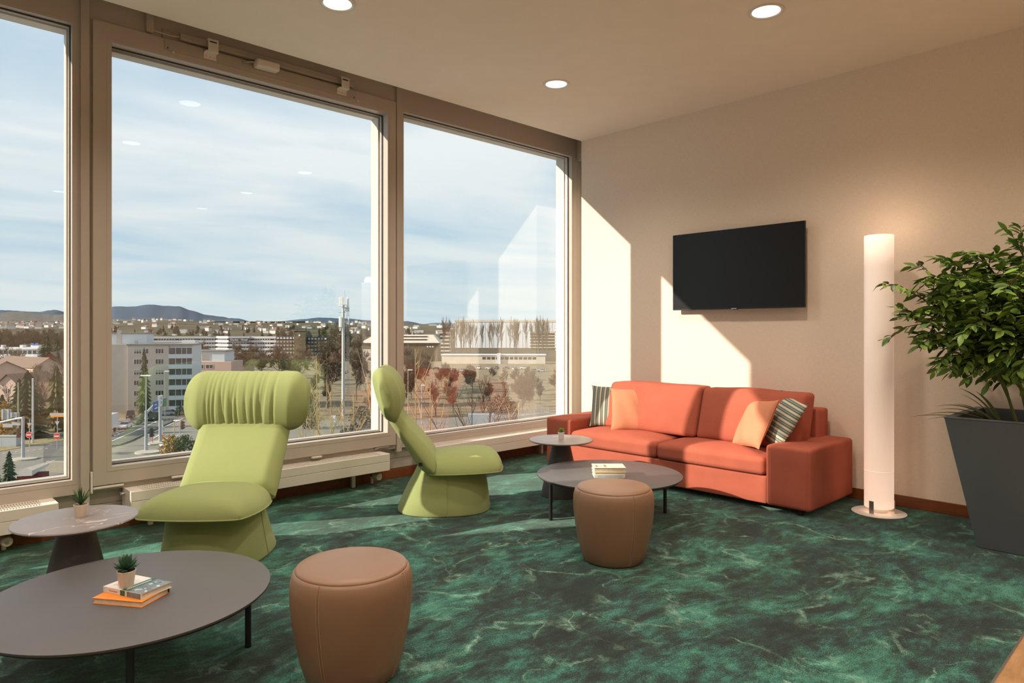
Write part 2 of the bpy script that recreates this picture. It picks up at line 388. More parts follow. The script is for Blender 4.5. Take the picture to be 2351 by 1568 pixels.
# ------------------------------------------------------------------ windows
GT = 3.215
def window(name, outer, inner, label, sash=None, depth=5.215):
    w = struct(empty(name, ((outer[0]+outer[1])/2, YF, outer[2])), label, 'window'); o = w.location.copy()
    def part(mb, n, m, p=w):
        off = o
        mb.v = [(a-off.x, b-off.y, c-off.z) for a, b, c in mb.v]; return mb.build(n, m, p)
    part(MB().ring(outer, inner, YF, 5.09), 'frame', M['frame'])
    gi = inner
    if sash:
        so, si = sash
        sh = part(MB().ring(so, si, YF - 0.028, 5.07), 'sash', M['frame']); gi = si
    def sh_(r, d): return (r[0]+d, r[1]-d, r[2]+d, r[3]-d)
    y0 = (YF - 0.028 if sash else YF)
    part(MB().ring(sh_(gi, -0.028), sh_(gi, -0.020), y0 - 0.0015, y0 + 0.01), 'bead', M['frame'])
    part(MB().ring(sh_(gi, -0.001), sh_(gi, 0.006), 5.025, 5.032), 'gasket', M['gasket'])
    part(MB().box(gi[0]-0.005, gi[1]+0.005, 5.032, 5.040, gi[2]-0.005, gi[3]+0.005), 'pane', M['glass'])
    part(MB().ring(sh_(gi, -0.10), gi, 5.095, depth), 'outer_reveal', M['frame'])
    part(MB().ring(sh_(gi, -0.004), sh_(gi, 0.012), 5.085, 5.10), 'outer_bead', M['frame'])
    part(MB().ring(sh_(gi, -0.02), sh_(gi, 0.004), 5.041, 5.046), 'outer_gasket', M['gasket'])
    return w
window('window_1', (-0.93, 1.019, 0.268, 3.47), (-0.80, 0.977, 0.359, GT), 'fixed window above the shorter radiator beside the wide mullion')
W2 = window('window_2', (1.069, 3.386, 0.268, 3.47), (1.15, 3.33, 0.34, 3.24), 'opening window with the metal opener on its top rail', ((1.085, 3.372, 0.307, 3.27), (1.190, 3.288, 0.418, 3.150)))
window('window_3', (3.440, 5.80, 0.268, 3.47), (3.472, 5.711, 0.343, GT), 'fixed window next to the sofa corner')
struct(MB().rbox(1.0195, 1.0685, YF - 0.022, 5.12, 0.10, 3.6, 0.004, 2, 1).build('trim_3', M['frame']), 'narrow mullion cover between first and opening window', 'mullion')
struct(MB().rbox(3.3865, 3.4395, YF - 0.020, 5.12, 0.236, 3.6, 0.004, 2, 1).build('trim_4', M['frame']), 'mullion cover between opening window and sofa window', 'mullion')
struct(MB().rbox(5.782, 5.868, YF - 0.09, YF - 0.002, 3.18, 3.6, 0.004, 2, 1).build('trim_5', M['frame']), 'short white casing in the window corner below the ceiling', 'casing')
struct(MB().rbox(5.8005, 5.866, YF - 0.002, 5.09, 0.25, 3.6, 0.003, 1, 1).build('trim_6', M['frame']), 'white cover strip between sofa window and papered wall', 'trim')
struct(MB().rbox(1.395, 1.440, YF - 0.030, YF - 0.001, 3.285, 3.6, 0.004, 2, 1).build('trim_7', M['frame']), 'white cable duct above the opening window', 'duct')
# window furniture under the opening sash
def w2part(mb, n, m):
    o = W2.location; mb.v = [(a-o.x, b-o.y, c-o.z) for a, b, c in mb.v]; return mb.build(n, m, W2)
for x in (1.55, 2.58):
    w2part(MB().rbox(x, x+0.085, YF - 0.045, YF - 0.003, 0.289, 0.303, 0.004, 2, 1), 'window_catch', M['white'])
w2part(MB().rbox(3.16, 3.30, YF - 0.035, YF - 0.003, 0.290, 0.303, 0.003, 1, 1), 'window_hinge', M['steel'])
w2part(MB().rbox(1.072, 1.084, YF - 0.030, YF - 0.001, 0.262, 0.40, 0.003, 1, 1).rbox(1.086, 1.26, YF - 0.030, YF - 0.001, 0.285, 0.300, 0.003, 1, 1), 'corner_bracket', M['white'])
# ------------------------------------------------------------------ window opener
op = empty('window_opener', (2.24, YF - 0.03, 3.25), 0, 'long metal chain opener with two brackets on the window head', 'window opener')
def opart(mb, n, m, p=op):
    mb.v = [(a-2.24, b-(YF-0.03), c-3.25) for a, b, c in mb.v]; return mb.build(n, m, p)
opart(MB().rbox(1.507, 2.973, YF - 0.034, YF - 0.0285, 3.195, 3.272, 0.001, 1, 1), 'sash_plate', M['alu'])
opart(MB().rbox(1.500, 2.967, YF - 0.010, YF - 0.001, 3.278, 3.345, 0.001, 1, 1), 'head_plate', M['alu'])
opart(MB().rbox(1.60, 2.945, YF - 0.055, YF - 0.012, 3.285, 3.330, 0.004, 2, 1), 'rail', M['alu'])
opart(MB().tube([(1.60, YF-0.03, 3.305), (1.55, YF-0.025, 3.30), (1.50, YF-0.012, 3.305), (1.44, YF-0.01, 3.31), (1.42, YF-0.012, 3.33)], 0.004, 6), 'cable', M['white'])
mt = opart(MB().rbox(2.11, 2.285, YF - 0.115, YF - 0.035, 3.225, 3.285, 0.014, 2, 1), 'motor', M['white'])
opart(MB().tube([(2.11, YF-0.07, 3.26), (2.08, YF-0.07, 3.255), (2.055, YF-0.06, 3.25), (2.03, YF-0.034, 3.247)], 0.007, 6), 'lever', M['steel'])
for x in (1.76, 2.80):
    b = MB()
    b.box(x, x+0.085, YF-0.0375, YF-0.034, 3.205, 3.245).box(x, x+0.085, YF-0.085, YF-0.0375, 3.245, 3.249)
    b.box(x+0.012, x+0.083, YF-0.088, YF-0.085, 3.247, 3.330).box(x+0.012, x+0.083, YF-0.085, YF-0.050, 3.330, 3.334)
    br = opart(b, 'bracket', M['white'])
    s2 = MB()
    for q in (0.015, 0.045, 0.072): opart(MB().box(x+q-0.004, x+q+0.004, YF-0.040, YF-0.0374, 3.218, 3.226), 'screw', M['steel'], br)
    s3 = MB().box(x+0.022, x+0.07, YF-0.090, YF-0.0879, 3.308, 3.316); opart(s3, 'slot', M['black'], br)
for x in (1.525, 2.955):
    opart(MB().box(x-0.004, x+0.004, YF-0.0365, YF-0.034, 3.205, 3.213), 'screw', M['black'])
    opart(MB().lathe([(0.009, 0), (0.009, 0.008), (0.003, 0.012)], 10, (x+0.035, YF-0.034, 3.183)), 'cap', M['white'])

# ------------------------------------------------------------------ radiators
def radiator(x0, x1, label, legs, valve=None, valvex=None):
    t = empty('radiator', ((x0+x1)/2, 4.90, 0), 0, label, 'radiator', 'white convector radiators under the windows'); ox = (x0+x1)/2
    def part(mb, n, m, p=t, sm=False):
        mb.v = [(a-ox, b-4.90, c) for a, b, c in mb.v]; return mb.build(n, m, p, sm)
    part(MB().rbox(x0+0.006, x1-0.006, 4.80, 4.808, 0.205, 0.268, 0.003, 2, 1).rbox(x0+0.006, x1-0.006, 4.80, 4.808, 0.130, 0.2035, 0.003, 2, 1), 'front_panel', M['radiator'])
    part(MB().rbox(x0+0.006, x1-0.006, 4.992, 5.0, 0.130, 0.268, 0.002, 1, 1), 'back_panel', M['radiator'])
    for xa in (x0, x1-0.007): part(MB().rbox(xa, xa+0.007, 4.80, 5.0, 0.130, 0.270, 0.003, 2, 1), 'end_cap', M['radiator'])
    part(MB().box(x0+0.01, x1-0.01, 4.812, 4.99, 0.14, 0.235), 'core', M['gasket'])
    g = MB()
    for (a, b) in ((4.805, 4.822), (4.862, 4.874), (4.914, 4.926), (4.966, 4.995)): g.box(x0+0.007, x1-0.007, a, b, 0.262, 0.2675)
    for (a, b) in ((x0+0.007, x0+0.075), (x1-0.075, x1-0.007)): g.box(a, b, 4.805, 4.995, 0.262, 0.2676)
    part(g, 'top_grille', M['radiator'])
    s = MB(); n = int((x1-x0)/0.014)
    for i in range(n):
        x = x0+0.07+i*0.014
        if x > x1-0.07: break
        s.box(x, x+0.006, 4.81, 4.99, 0.240, 0.2655)
    tag(part(s, 'fins', M['radiator']), kind='stuff')
    for lx in legs:
        lg = part(MB().rbox(lx-0.016, lx+0.016, 4.945, 4.975, 0.0, 0.134, 0.004, 2, 1), 'leg', M['white'])
        part(MB().rbox(lx-0.02, lx+0.055, 4.93, 4.985, 0.118, 0.130, 0.003, 1, 1), 'bracket', M['steel'], lg)
    if valvex:
        part(MB().tube([(valvex-0.03, 4.97, 0.005), (valvex-0.03, 4.97, 0.132)], 0.012, 10), 'pipe', M['white'], sm=True)
        vb = part(MB().tube([(valvex-0.03, 4.965, 0.075), (valvex-0.03, 4.93, 0.075)], 0.016, 12), 'valve_body', M['black'], sm=True)
        part(MB().tube([(valvex-0.03, 4.932, 0.075), (valvex-0.03, 4.925, 0.075), (valvex-0.03, 4.86, 0.075), (valvex-0.03, 4.852, 0.075)], [0.020, 0.029, 0.031, 0.025], 18), 'valve_knob', M['valve'], vb, True)
        part(MB().tube([(valvex-0.03, 4.853, 0.075), (valvex-0.03, 4.850, 0.075)], 0.012, 12), 'knob_disc', M['steel'], vb)
    return t
r1 = radiator(1.262, 3.209, 'white radiator under the opening window behind the front-facing green chair', (1.42, 2.955), valvex=3.17)
MB().tube([(-0.97-0.0, 0.035, 0.238), (-0.995, 0.035, 0.238), (-1.005, 0.035, 0.238)], [0.010, 0.010, 0.016], 8).build('vent_plug', M['steel'], r1)
radiator(-1.1, 0.873, 'white radiator under the first window beside the aloe table', (-0.8, 0.30), valvex=0.66)
radiator(3.62, 5.44, 'white radiator under the fixed window beside the sofa', (3.8, 5.2))
# ------------------------------------------------------------------ downlights
def downlight(x, y, label, power):
    t = empty('downlight', (x, y, ZC), 0, label, 'ceiling light', 'round recessed ceiling lights')
    MB().lathe([(0.112, 0.0), (0.110, -0.005), (0.094, -0.006), (0.090, 0.0)], 40, cap=False).build('rim', M['white'], t, True)
    MB().lathe([(0.090, 0.0), (0.086, -0.001), (0.080, 0.004), (0.088, 0.004)], 40, cap=False).build('inner_ring', M['steel'], t, True)
    MB().lathe([(0.002, -0.002), (0.086, -0.002)], 40, cap=False).build('lamp_disc', M['lamp'], t, True)
    ld = bpy.data.lights.new('downlight_lamp', 'SPOT'); ld.spot_size = R(138); ld.spot_blend = 1.0; ld.shadow_soft_size = 0.11; ld.energy = power; ld.color = (1.0, 0.84, 0.69)
    lo = bpy.data.objects.new('downlight_lamp', ld); COL.objects.link(lo); lo.parent = t; lo.location = (0, 0, -0.012)
    return t
M['lamp'] = mat_emit('downlight_diffuser', (1.0, 0.90, 0.82, 1), 0.55)
PWR = 74.0
downlight(2.131, 3.757, 'recessed light in the ceiling above the opening window', PWR)
downlight(4.113, 3.755, 'recessed light in the ceiling above the window end of the sofa', PWR)
downlight(4.124, 1.983, 'recessed light in the ceiling above the lamp end of the sofa', PWR)
for x in (-1.85, 0.14, 2.13, 4.12):  # fixtures out of view, added as fill light for the room
    for y in (3.757, 1.983, 0.2, -1.58):
        if (x > 2 and y > 1.9 and not (x < 3 and y < 2)) : continue
        downlight(x, y, 'recessed light added out of view to fill the rest of the room', PWR)
# ================================================================== lounge chairs
def smooth_step(a, b, x):
    t = max(0, min(1, (x-a)/(b-a))); return t*t*(3-2*t)
def se(a, n):   # superellipse unit point
    c, s = math.cos(a), math.sin(a); e = 2.0/n
    return math.copysign(abs(c)**e, c), math.copysign(abs(s)**e, s)
def interp(tbl, x):
    for (a, va), (b, vb) in zip(tbl, tbl[1:]):
        if x <= b: t = (x-a)/(b-a); return va + (vb-va)*max(0, min(1, t))
    return tbl[-1][1]
def make_chair(loc, facing, label):
    t = empty('lounge_chair', loc, math.atan2(facing[1], facing[0]), label, 'armchair', 'green high-back lounge chairs')
    # base: flared skirt
    secs = []
    for z, s0, s1, hw in ((0.0, -0.325, 0.327, 0.278), (0.006, -0.333, 0.335, 0.285), (0.02, -0.335, 0.337, 0.287), (0.10, -0.300, 0.328, 0.270), (0.18, -0.262, 0.318, 0.256), (0.25, -0.222, 0.306, 0.246), (0.315, -0.19, 0.296, 0.240)):
        c = (s0+s1)/2; h = (s1-s0)/2
        secs.append([(c + h*se(2*math.pi*j/64, 2.5)[0], hw*se(2*math.pi*j/64, 2.5)[1], z) for j in range(64)])
    b = MB().loft(secs).build('base', M['green'], t, True)
    for sg in (-1, 1):
        pts = [(0.02 + 0.0*z, sg*(hw+0.0015), z) for z, hw in ((0.004, 0.284), (0.02, 0.287), (0.10, 0.270), (0.18, 0.256), (0.25, 0.246), (0.31, 0.240))]
        MB().tube(pts, 0.0028, 6).build('seam', M['green'], b, True)
    # seat pad: thin edges, domed top
    NU, NV = 36, 36; top = []; bot = []
    def edge(u, v):      # u along depth -1..1, v across
        s0, s1 = -0.135, 0.425
        hw = 0.300 + 0.016*smooth_step(-1, 0.6, u)
        k = 0.55
        uu, vv = u*math.sqrt(1-0.5*k*v*v*abs(u)**6), v*math.sqrt(1-0.5*k*u*u*abs(v)**6)
        return (s0+s1)/2 + (s1-s0)/2*uu, hw*vv
    vs = []; fs = []
    for side in (1, -1):
        for i in range(NU+1):
            for j in range(NV+1):
                u = math.sin(math.pi/2*(-1+2*i/NU)); v = math.sin(math.pi/2*(-1+2*j/NV))
                x, y = edge(u, v)
                zr = 0.292 + 0.016*smooth_step(-0.2, 0.45, x)
                fu = 1 - abs(u)**(7 if u < 0 else 4.5); fv = 1 - abs(v)**3.4
                dome = (max(0, fu)**0.60) * (max(0, fv)**0.66)
                if side > 0: z = zr + 0.130*dome - 0.010*dome*max(0, -u)
                else: z = zr - 0.018*(max(0, fu)**0.5)*(max(0, fv)**0.5)
                vs.append((x, y, z))
    n1 = (NU+1)*(NV+1)
    for i in range(NU):
        for j in range(NV):
            a = i*(NV+1)+j; q = (a, a+NV+1, a+NV+2, a+1)
            fs.append(q); fs.append(tuple(n1+k for k in q[::-1]))
    st = MB().add(vs, fs)
    seat = st.build('seat', M['green'], t, True, 60)
    rim = []
    for i in range(97):
        a = i/96*4; k = int(min(a, 3.999)); f = a-k; w = -1+2*f
        u, v = [(w, -1), (1, w), (-w, 1), (-1, -w)][k]
        x, y = edge(u, v); rim.append((x, y, 0.292 + 0.016*smooth_step(-0.2, 0.45, x)))
    MB().tube(rim, 0.0045, 6).build('piping', M['green'], seat, True)
    # backrest shell: (s_front, z_front, s_back, z_back)
    path = [(-0.050, 0.355, -0.085, 0.285), (-0.070, 0.405, -0.150, 0.320), (-0.105, 0.455, -0.205, 0.392), (-0.175, 0.535, -0.262, 0.480), (-0.245, 0.612, -0.322, 0.572), (-0.305, 0.690, -0.374, 0.655), (-0.345, 0.77, -0.405, 0.745), (-0.375, 0.85, -0.432, 0.83), (-0.402, 0.93, -0.450, 0.915)]
    secs = []; NS = 14
    for k, (sf, zf, sb, zb) in enumerate(path):
        f = k/(len(path)-1); hw = 0.295 - 0.012*f; r = 0.034; pts = []
        bulge = 0.022*math.sin(math.pi*min(1, f*1.35))
        for j in range(NS+1):          # front surface, left to right
            y = -1 + 2*j/NS; e = abs(y)
            inn = max(0, (e-0.86)/0.14); w = 1 - 0.5*(1-math.sqrt(max(0, 1-inn*inn)))
            p = bulge*(1-e**2.5) - 0.0*inn
            pts.append((sf*w + sb*(1-w) + p*0.8, y*hw, zf*w + zb*(1-w) + p*0.55))
        for j in range(NS+1):          # back surface, right to left
            y = 1 - 2*j/NS; e = abs(y); inn = max(0, (e-0.86)/0.14); w = 1 - 0.35*(1-math.sqrt(max(0, 1-inn*inn)))
            pts.append((sb*w + sf*(1-w), y*hw*0.995, zb*w + zf*(1-w)))
        secs.append(pts)
    MB().loft(secs).build('backrest', M['green'], t, True, 55)
    # headrest pillow with gathered folds
    prof = [(-0.372, 0.672), (-0.345, 0.668), (-0.318, 0.690), (-0.300, 0.735), (-0.293, 0.79), (-0.297, 0.85), (-0.313, 0.91), (-0.340, 0.962), (-0.378, 1.003), (-0.418, 1.028), (-0.450, 1.034), (-0.474, 1.022), (-0.489, 0.992), (-0.490, 0.95), (-0.479, 0.89), (-0.460, 0.82), (-0.436, 0.75), (-0.405, 0.695)]
    def spline(pts, n):
        out = []; k = len(pts)
        for i in range(n):
            a = i/n*k; j = int(a); f = a-j; p = [Vector((*pts[(j+q) % k], 0)) for q in (-1, 0, 1, 2)]
            out.append(0.5*((2*p[1]) + (p[2]-p[0])*f + (2*p[0]-5*p[1]+4*p[2]-p[3])*f*f + (-p[0]+3*p[1]-3*p[2]+p[3])*f**3))
        return out
    pp = spline(prof, 64); cen = Vector((-0.392, 0.85, 0)); HW = 0.392; secs = []; NY = 170
    rnd = random.Random(5); folds = [(rnd.uniform(-0.03, 0.03) - 0.235 + 0.031*i, rnd.uniform(0.6, 1.0), rnd.uniform(-0.05, 0.05)) for i in range(15)]
    for i in range(NY+1):
        a = math.pi*(i/NY); yy = -math.cos(a)
        # cluster rows evenly in the middle
        q = -1 + 2*i/NY; y = HW*(0.35*yy + 0.65*q) if abs(q) < 1 else HW*q
        rr = 0.115; over = max(0, abs(y)-(HW-rr))/rr; sc = 1 - (1-math.sqrt(max(0, 1-over*over)))*0.66
        if i in (0, NY): sc = 0.30
        th = 1 - 0.42*smooth_step(0.0, 1.0, over)
        row = []
        for p in pp:
            d = p - cen; s_ = cen.x + d.x*th*(sc*0.5+0.5); z_ = cen.y + d.y*sc
            amp = smooth_step(-0.005, 0.03, d.x + 0.09*(d.y/0.18)) * (0.30 + 0.7*smooth_step(0.16, -0.15, d.y)) * smooth_step(0.31, 0.15, abs(y+0.01))
            w = 0
            for (fy, fa, sl) in folds:
                fx = fy + sl*d.y*1.3 + 0.05*(fy)*d.y/0.18
                w += fa*math.exp(-((y-fx)/0.0085)**2)
            dl = -0.0135*amp*w
            dn = d.normalized() if d.length else d
            row.append((s_ + dn.x*dl, y, z_ + dn.y*dl*0.5))
        secs.append(row)
    hd = MB().loft(secs).build('headrest', M['green'], t, True, 70)
    MB().box(-0.176, -0.150, -0.2985, -0.294, 0.362, 0.385).build('maker_tag', M['black'], t, rot=None)
    return t
make_chair((1.525, 4.024, 0), (-0.705, -0.709), 'lime green high-back lounge chair between the aloe table and a radiator')
fa = Vector((CR.x*math.cos(R(-6)) - CF.x*math.sin(R(-6)), CR.y*math.cos(R(-6)) - CF.y*math.sin(R(-6))))
make_chair((3.11, 3.95, 0), (fa.x, fa.y), 'lime green high-back lounge chair standing by the mullion facing the sofa')
# ================================================================== side tables
def side_table(loc, label, rz):
    t = empty('side_table', loc, rz, label, 'side table', 'round marble-topped side tables')
    MB().lathe([(0.0, 0.424), (0.236, 0.424), (0.247, 0.429), (0.2505, 0.434), (0.248, 0.439), (0.242, 0.440), (0.0, 0.440)], 72, cap=False).build('top', M['marble'], t, True, 50)
    MB().lathe([(0.150, 0.0), (0.158, 0.002), (0.158, 0.008), (0.154, 0.03), (0.066, 0.424)], 48).build('cone_base', M['cone'], t, True)
    return t
side_table((0.726, 3.62, 0), 'round grey marble side table carrying the spiky aloe', R(10))
side_table((4.00, 3.60, 0), 'round grey marble side table by the sofa arm with a lime succulent', R(130))
# ================================================================== coffee tables
def coffee_table(loc, ang, label):
    t = empty('coffee_table', loc, 0, label, 'coffee table', 'round low coffee tables on black legs')
    tp = MB().lathe([(0.0, 0.301), (0.497, 0.301), (0.5, 0.300), (0.5, 0.2985)], 120, cap=False).build('top', M['tabletop'], t, True, 30)
    MB().lathe([(0.5, 0.2985), (0.5, 0.293), (0.488, 0.282), (0.0, 0.282)], 120, cap=False).build('edge', M['tableedge'], tp, True, 30)
    for k in range(4):
        a = R(ang + 90*k); c, s = math.cos(a), math.sin(a)
        l = MB().tube([(c*0.42, s*0.42, 0.0), (c*0.42, s*0.42, 0.276)], 0.0125, 14).build('leg', M['black'], t, True)
        MB().cbox((c*0.385, s*0.385, 0.272), (0.115, 0.03, 0.020), a).build('bracket', M['black'], l)
    return t
coffee_table((0.755, 2.875, 0), -15, 'low round grey coffee table holding an orange book and a succulent')
coffee_table((3.78, 2.955, 0), -31.6, 'low round grey coffee table before the sofa with three stacked books')
# ================================================================== poufs
def pouf(loc, rz, label):
    t = empty('pouf', loc, rz, label, 'pouf', 'tan leather barrel poufs')
    prof = [(0.150, 0.0), (0.163, 0.003), (0.172, 0.012), (0.190, 0.07), (0.206, 0.14), (0.218, 0.21), (0.2255, 0.28), (0.2275, 0.33), (0.2255, 0.365), (0.2185, 0.392), (0.212, 0.402), (0.209, 0.4035)]
    MB().lathe(prof, 72).build('body', M['leather'], t, True)
    MB().lathe([(0.2065, 0.401), (0.2075, 0.404), (0.2065, 0.409), (0.200, 0.4145), (0.17, 0.418), (0.09, 0.420), (0.0, 0.4205)], 72, cap=False).build('lid', M['leather'], t, True, 60)
    for k in range(4):
        a = k*math.pi/2
        sm = MB()
        for da in (-0.027, 0.027):
            sm.tube([((r+0.0004)*math.cos(a+da*0.2/r), (r+0.0004)*math.sin(a+da*0.2/r), z) for r, z in prof[2:11]], 0.0011, 5)
        s_ = sm.build('stitching', M['thread'], t)
        MB().tube([((r+0.0002)*math.cos(a), (r+0.0002)*math.sin(a), z) for r, z in prof[2:11]], 0.0022, 6).build('seam', M['leather'], s_, True)
    return t
pouf((1.357, 2.285, 0), R(-62), 'tan leather pouf beside the coffee table with the orange book')
pouf((3.10, 2.392, 0), R(-112), 'tan leather pouf before the coffee table with the stacked books')
# ================================================================== sofa
so = empty('sofa', (5.1, 3.196, 0), 0, 'long coral red two-seat sofa with wide low arms', 'sofa')
OX, OY = 5.1, 3.196
def sp(mb, n, m, p=so, sm=True, ang=50):
    mb.v = [(a-OX, b-OY, c) for a, b, c in mb.v]; return mb.build(n, m, p, sm, ang)
Y0, Y1, AI0, AI1, XF, XB = 1.95, 4.443, 2.278, 4.135, 4.72, 5.50
sp(MB().rbox(XF + 0.004, XB, AI0 - 0.01, AI1 + 0.01, 0.045, 0.243, 0.012, 2, 3), 'base', M['coral'])
for (a, b) in ((Y0, AI0), (AI1, Y1)):
    am = sp(MB().rbox(XF, XB, a, b, 0.04, 0.474, 0.028, 4, 5, lambda p, h: p + Vector((0, 0, 0.004*(1-(p.x/h.x)**2)*(p.z > 0)))), 'arm', M['coral'])
    for ye in (a+0.026, b-0.026): sp(MB().tube([(XF-0.001, ye, 0.05), (XF-0.001, ye, 0.45), (XF+0.01, ye, 0.468)], 0.002, 5), 'seam', M['coral'], am)
sp(MB().rbox(5.30, XB, 2.135, 4.29, 0.20, 0.69, 0.022, 3, 4), 'back_frame', M['coral'])
def crown(cz, cf=0.0, e=4):
    def fn(p, h):
        u, v = p.x/h.x, p.y/h.y
        k = max(0, 1-abs(u)**e)*max(0, 1-abs(v)**e)
        p = p.copy()
        if p.z > 0: p.z += cz*k*(p.z/h.z)
        w = max(0, 1-abs(v)**3)
        if u < 0: p.x -= cf*w*(-u)**3
        return p
    return fn
ym = 3.2075
for (a, b) in ((AI0 + 0.003, ym - 0.002), (ym + 0.002, AI1 - 0.003)):
    sc_ = sp(MB().rbox(XF - 0.006, 5.34, a, b, 0.246, 0.372, 0.034, 4, 10, crown(0.042, 0.012)), 'seat_cushion', M['coral'])
    for zz in (0.268, 0.352):
        sp(MB().tube([(XF - 0.006 - 0.0095*(1-abs(2*q/24-1)**3) + 0.006, a + 0.03 + (b-a-0.06)*q/24, zz) for q in range(25)], 0.0024, 5), 'piping', M['coral'], sc_)
def back_cushion(a, b, seed):
    rn = random.Random(seed); ph = rn.uniform(0, 6)
    def fn(p, h):
        u, v, w = p.x/h.x, p.y/h.y, p.z/h.z
        p = p.copy(); k = max(0, 1-abs(v)**3.2)*max(0, 1-abs(w)**3.2)
        p.x += (-0.040 if u < 0 else 0.012)*k*abs(u)
        p.z += 0.010*max(0, 1-v*v)*(w > 0)*w + 0.004*math.sin(v*5+ph)*max(0, w)
        if u < 0: p.x += 0.004*math.sin(v*9+ph)*math.sin(w*4+1)*k
        p.x += 0.062*w           # leans back
        return p
    c = sp(MB().rbox(5.055, 5.245, a, b, 0.405, 0.815, 0.034, 4, 12, fn), 'back_cushion', M['coral'])
    return c
back_cushion(2.150, 3.013, 1); back_cushion(3.020, 3.975, 2)
for fx in (XF + 0.06, XB - 0.07):
    for fy in (Y0 + 0.1, Y1 - 0.1): sp(MB().lathe([(0.022, 0), (0.026, 0.045)], 14, (fx, fy, 0)), 'foot', M['black'])
# ================================================================== cushions
def pillow(center, normal, up, size, thick, mat, label, group=None, roll=0):
    n = 22; vs = []; fs = []; h = size/2
    for side in (1, -1):
        for i in range(n+1):
            for j in range(n+1):
                u = -math.cos(math.pi*i/n); v = -math.cos(math.pi*j/n)
                x = h*u*(1-0.075*(1-v**4)*1.0); y = h*v*(1-0.075*(1-u**4))
                k = (max(0, (1-u*u))*max(0, (1-v*v)))**0.48
                wr = 0.006*math.sin(7*u+3*v+center[1]*9)*k
                vs.append((x, y, side*(thick/2*k) + wr))
    n1 = (n+1)**2
    for i in range(n):
        for j in range(n):
            a = i*(n+1)+j; q = (a, a+n+1, a+n+2, a+1); fs.append(q); fs.append(tuple(n1+k for k in q[::-1]))
    me = MB().add(vs, fs).mesh('cushion', mat, True, 80)
    o = link_mesh('cushion', me); Z = Vector(normal).normalized(); U = Vector(up); X = U.cross(Z).normalized(); Y = Z.cross(X)
    m = Matrix((X, Y, Z)).transposed().to_4x4() @ Matrix.Rotation(roll, 4, 'Z'); m.translation = center; o.matrix_world = m
    pts = [(h*u*(1-0.075*(1-v**4)), h*v*(1-0.075*(1-u**4)), 0) for u, v in [(-1+2*q/16, -1) for q in range(17)] + [(1, -1+2*q/16) for q in range(17)] + [(1-2*q/16, 1) for q in range(17)] + [(-1, 1-2*q/16) for q in range(17)]]
    MB().tube(pts, 0.003, 5).build('seam', mat, o, True)
    return tag(o, label, 'cushion', group)
pillow((5.03, 3.66, 0.582), (-0.74, -0.58, 0.34), (0, 0, 1), 0.40, 0.13, M['peach'], 'plain peach cushion leaning on the striped one by the window arm')
pillow((5.105, 3.955, 0.585), (-0.80, -0.46, 0.40), (0, 0, 1), 0.40, 0.12, M['stripe'], 'green-grey striped cushion behind the peach one by the window arm')
pillow((4.955, 2.475, 0.585), (-0.72, 0.52, 0.46), (0, 0, 1), 0.40, 0.13, M['peach'], 'plain peach cushion tilted on the sofa end near the lamp', roll=R(6))
pillow((5.045, 2.315, 0.615), (-0.74, 0.48, 0.46), (0, 0, 1), 0.40, 0.12, M['stripe'], 'green-grey striped cushion tucked behind the peach one near the lamp', roll=R(78))
# ================================================================== television
tv = empty('television', (5.47, 2.917, 1.8265), 0, 'black flat television on the beige wall', 'television')
MB().rbox(-0.004, 0.018, -0.612, 0.612, -0.3475, 0.3475, 0.003, 2, 1).build('bezel', M['tv'], tv)
MB().box(-0.0052, -0.0040, -0.606, 0.606, -0.335, 0.3435).build('screen', M['screen'], tv)
MB().rbox(0.018, 0.045, -0.40, 0.40, -0.25, 0.22, 0.01, 2, 1).build('back_housing', M['tv'], tv)
MB().box(0.045, 0.079, -0.15, 0.15, -0.12, 0.12).build('wall_mount', M['black'], tv)
MB().rbox(-0.0065, -0.002, -0.024, 0.024, -0.3475, -0.3395, 0.001, 1, 1).build('badge', M['steel'], tv)
MB().rbox(-0.004, 0.006, -0.036, 0.010, -0.3525, -0.3475, 0.001, 1, 1).build('sensor', M['tv'], tv)
# ================================================================== floor lamp
lm = empty('floor_lamp', (5.242, 1.687, 0), R(-30), 'tall glowing white tube floor lamp beside the sofa', 'floor lamp')
def mat_tube():
    t = NT('lamp_tube'); z = t.node('ShaderNodeSeparateXYZ', {0: t.obj()}).outputs[2]
    t.base((0.86, 0.80, 0.76, 1)); t.p.inputs['Emission Color'].default_value = (1.0, 0.66, 0.48, 1)
    # bulbs sit in the foot and in the head of the tube: the acrylic glows there
    st = t.node('ShaderNodeMapRange', {0: z, 1: 1.75, 2: 1.95, 3: 0.13, 4: 0.50}).outputs[0]
    st2 = t.node('ShaderNodeMapRange', {0: z, 1: 0.95, 2: 0.20, 3: 0.0, 4: 0.22}).outputs[0]
    t.set(t.p.inputs['Emission Strength'], t.math('ADD', st, st2)); return t.done(0.35)
M['tube'] = mat_tube()
MB().lathe([(0.170, 0.0), (0.176, 0.002), (0.176, 0.006), (0.172, 0.008)], 56).build('base_plate', M['white'], lm, True)
MB().lathe([(0.055, 0.008), (0.055, 0.030), (0.05, 0.045)], 32).build('foot_ring', M['white'], lm, True)
MB().lathe([(0.092, 0.042), (0.0945, 0.045), (0.0945, 1.965), (0.0925, 1.969), (0.0905, 1.965), (0.0905, 0.05)], 48, cap=False).build('tube', M['tube'], lm, True)
MB().lathe([(0.0945, 0.30), (0.0950, 0.301), (0.0950, 0.305), (0.0945, 0.306)], 48, cap=False).build('joint_line', M['tube'], lm, True)
for a in (200, 320, 80):
    c, s = math.cos(R(a)), math.sin(R(a))
    MB().cbox((c*0.0985, s*0.0985, 0.052), (0.004, 0.032, 0.088), R(a)).build('clip', M['steel'], lm)
tl = bpy.data.lights.new('tube_glow', 'POINT'); tl.energy = 0.7; tl.color = (1, 0.72, 0.5); tl.shadow_soft_size = 0.05
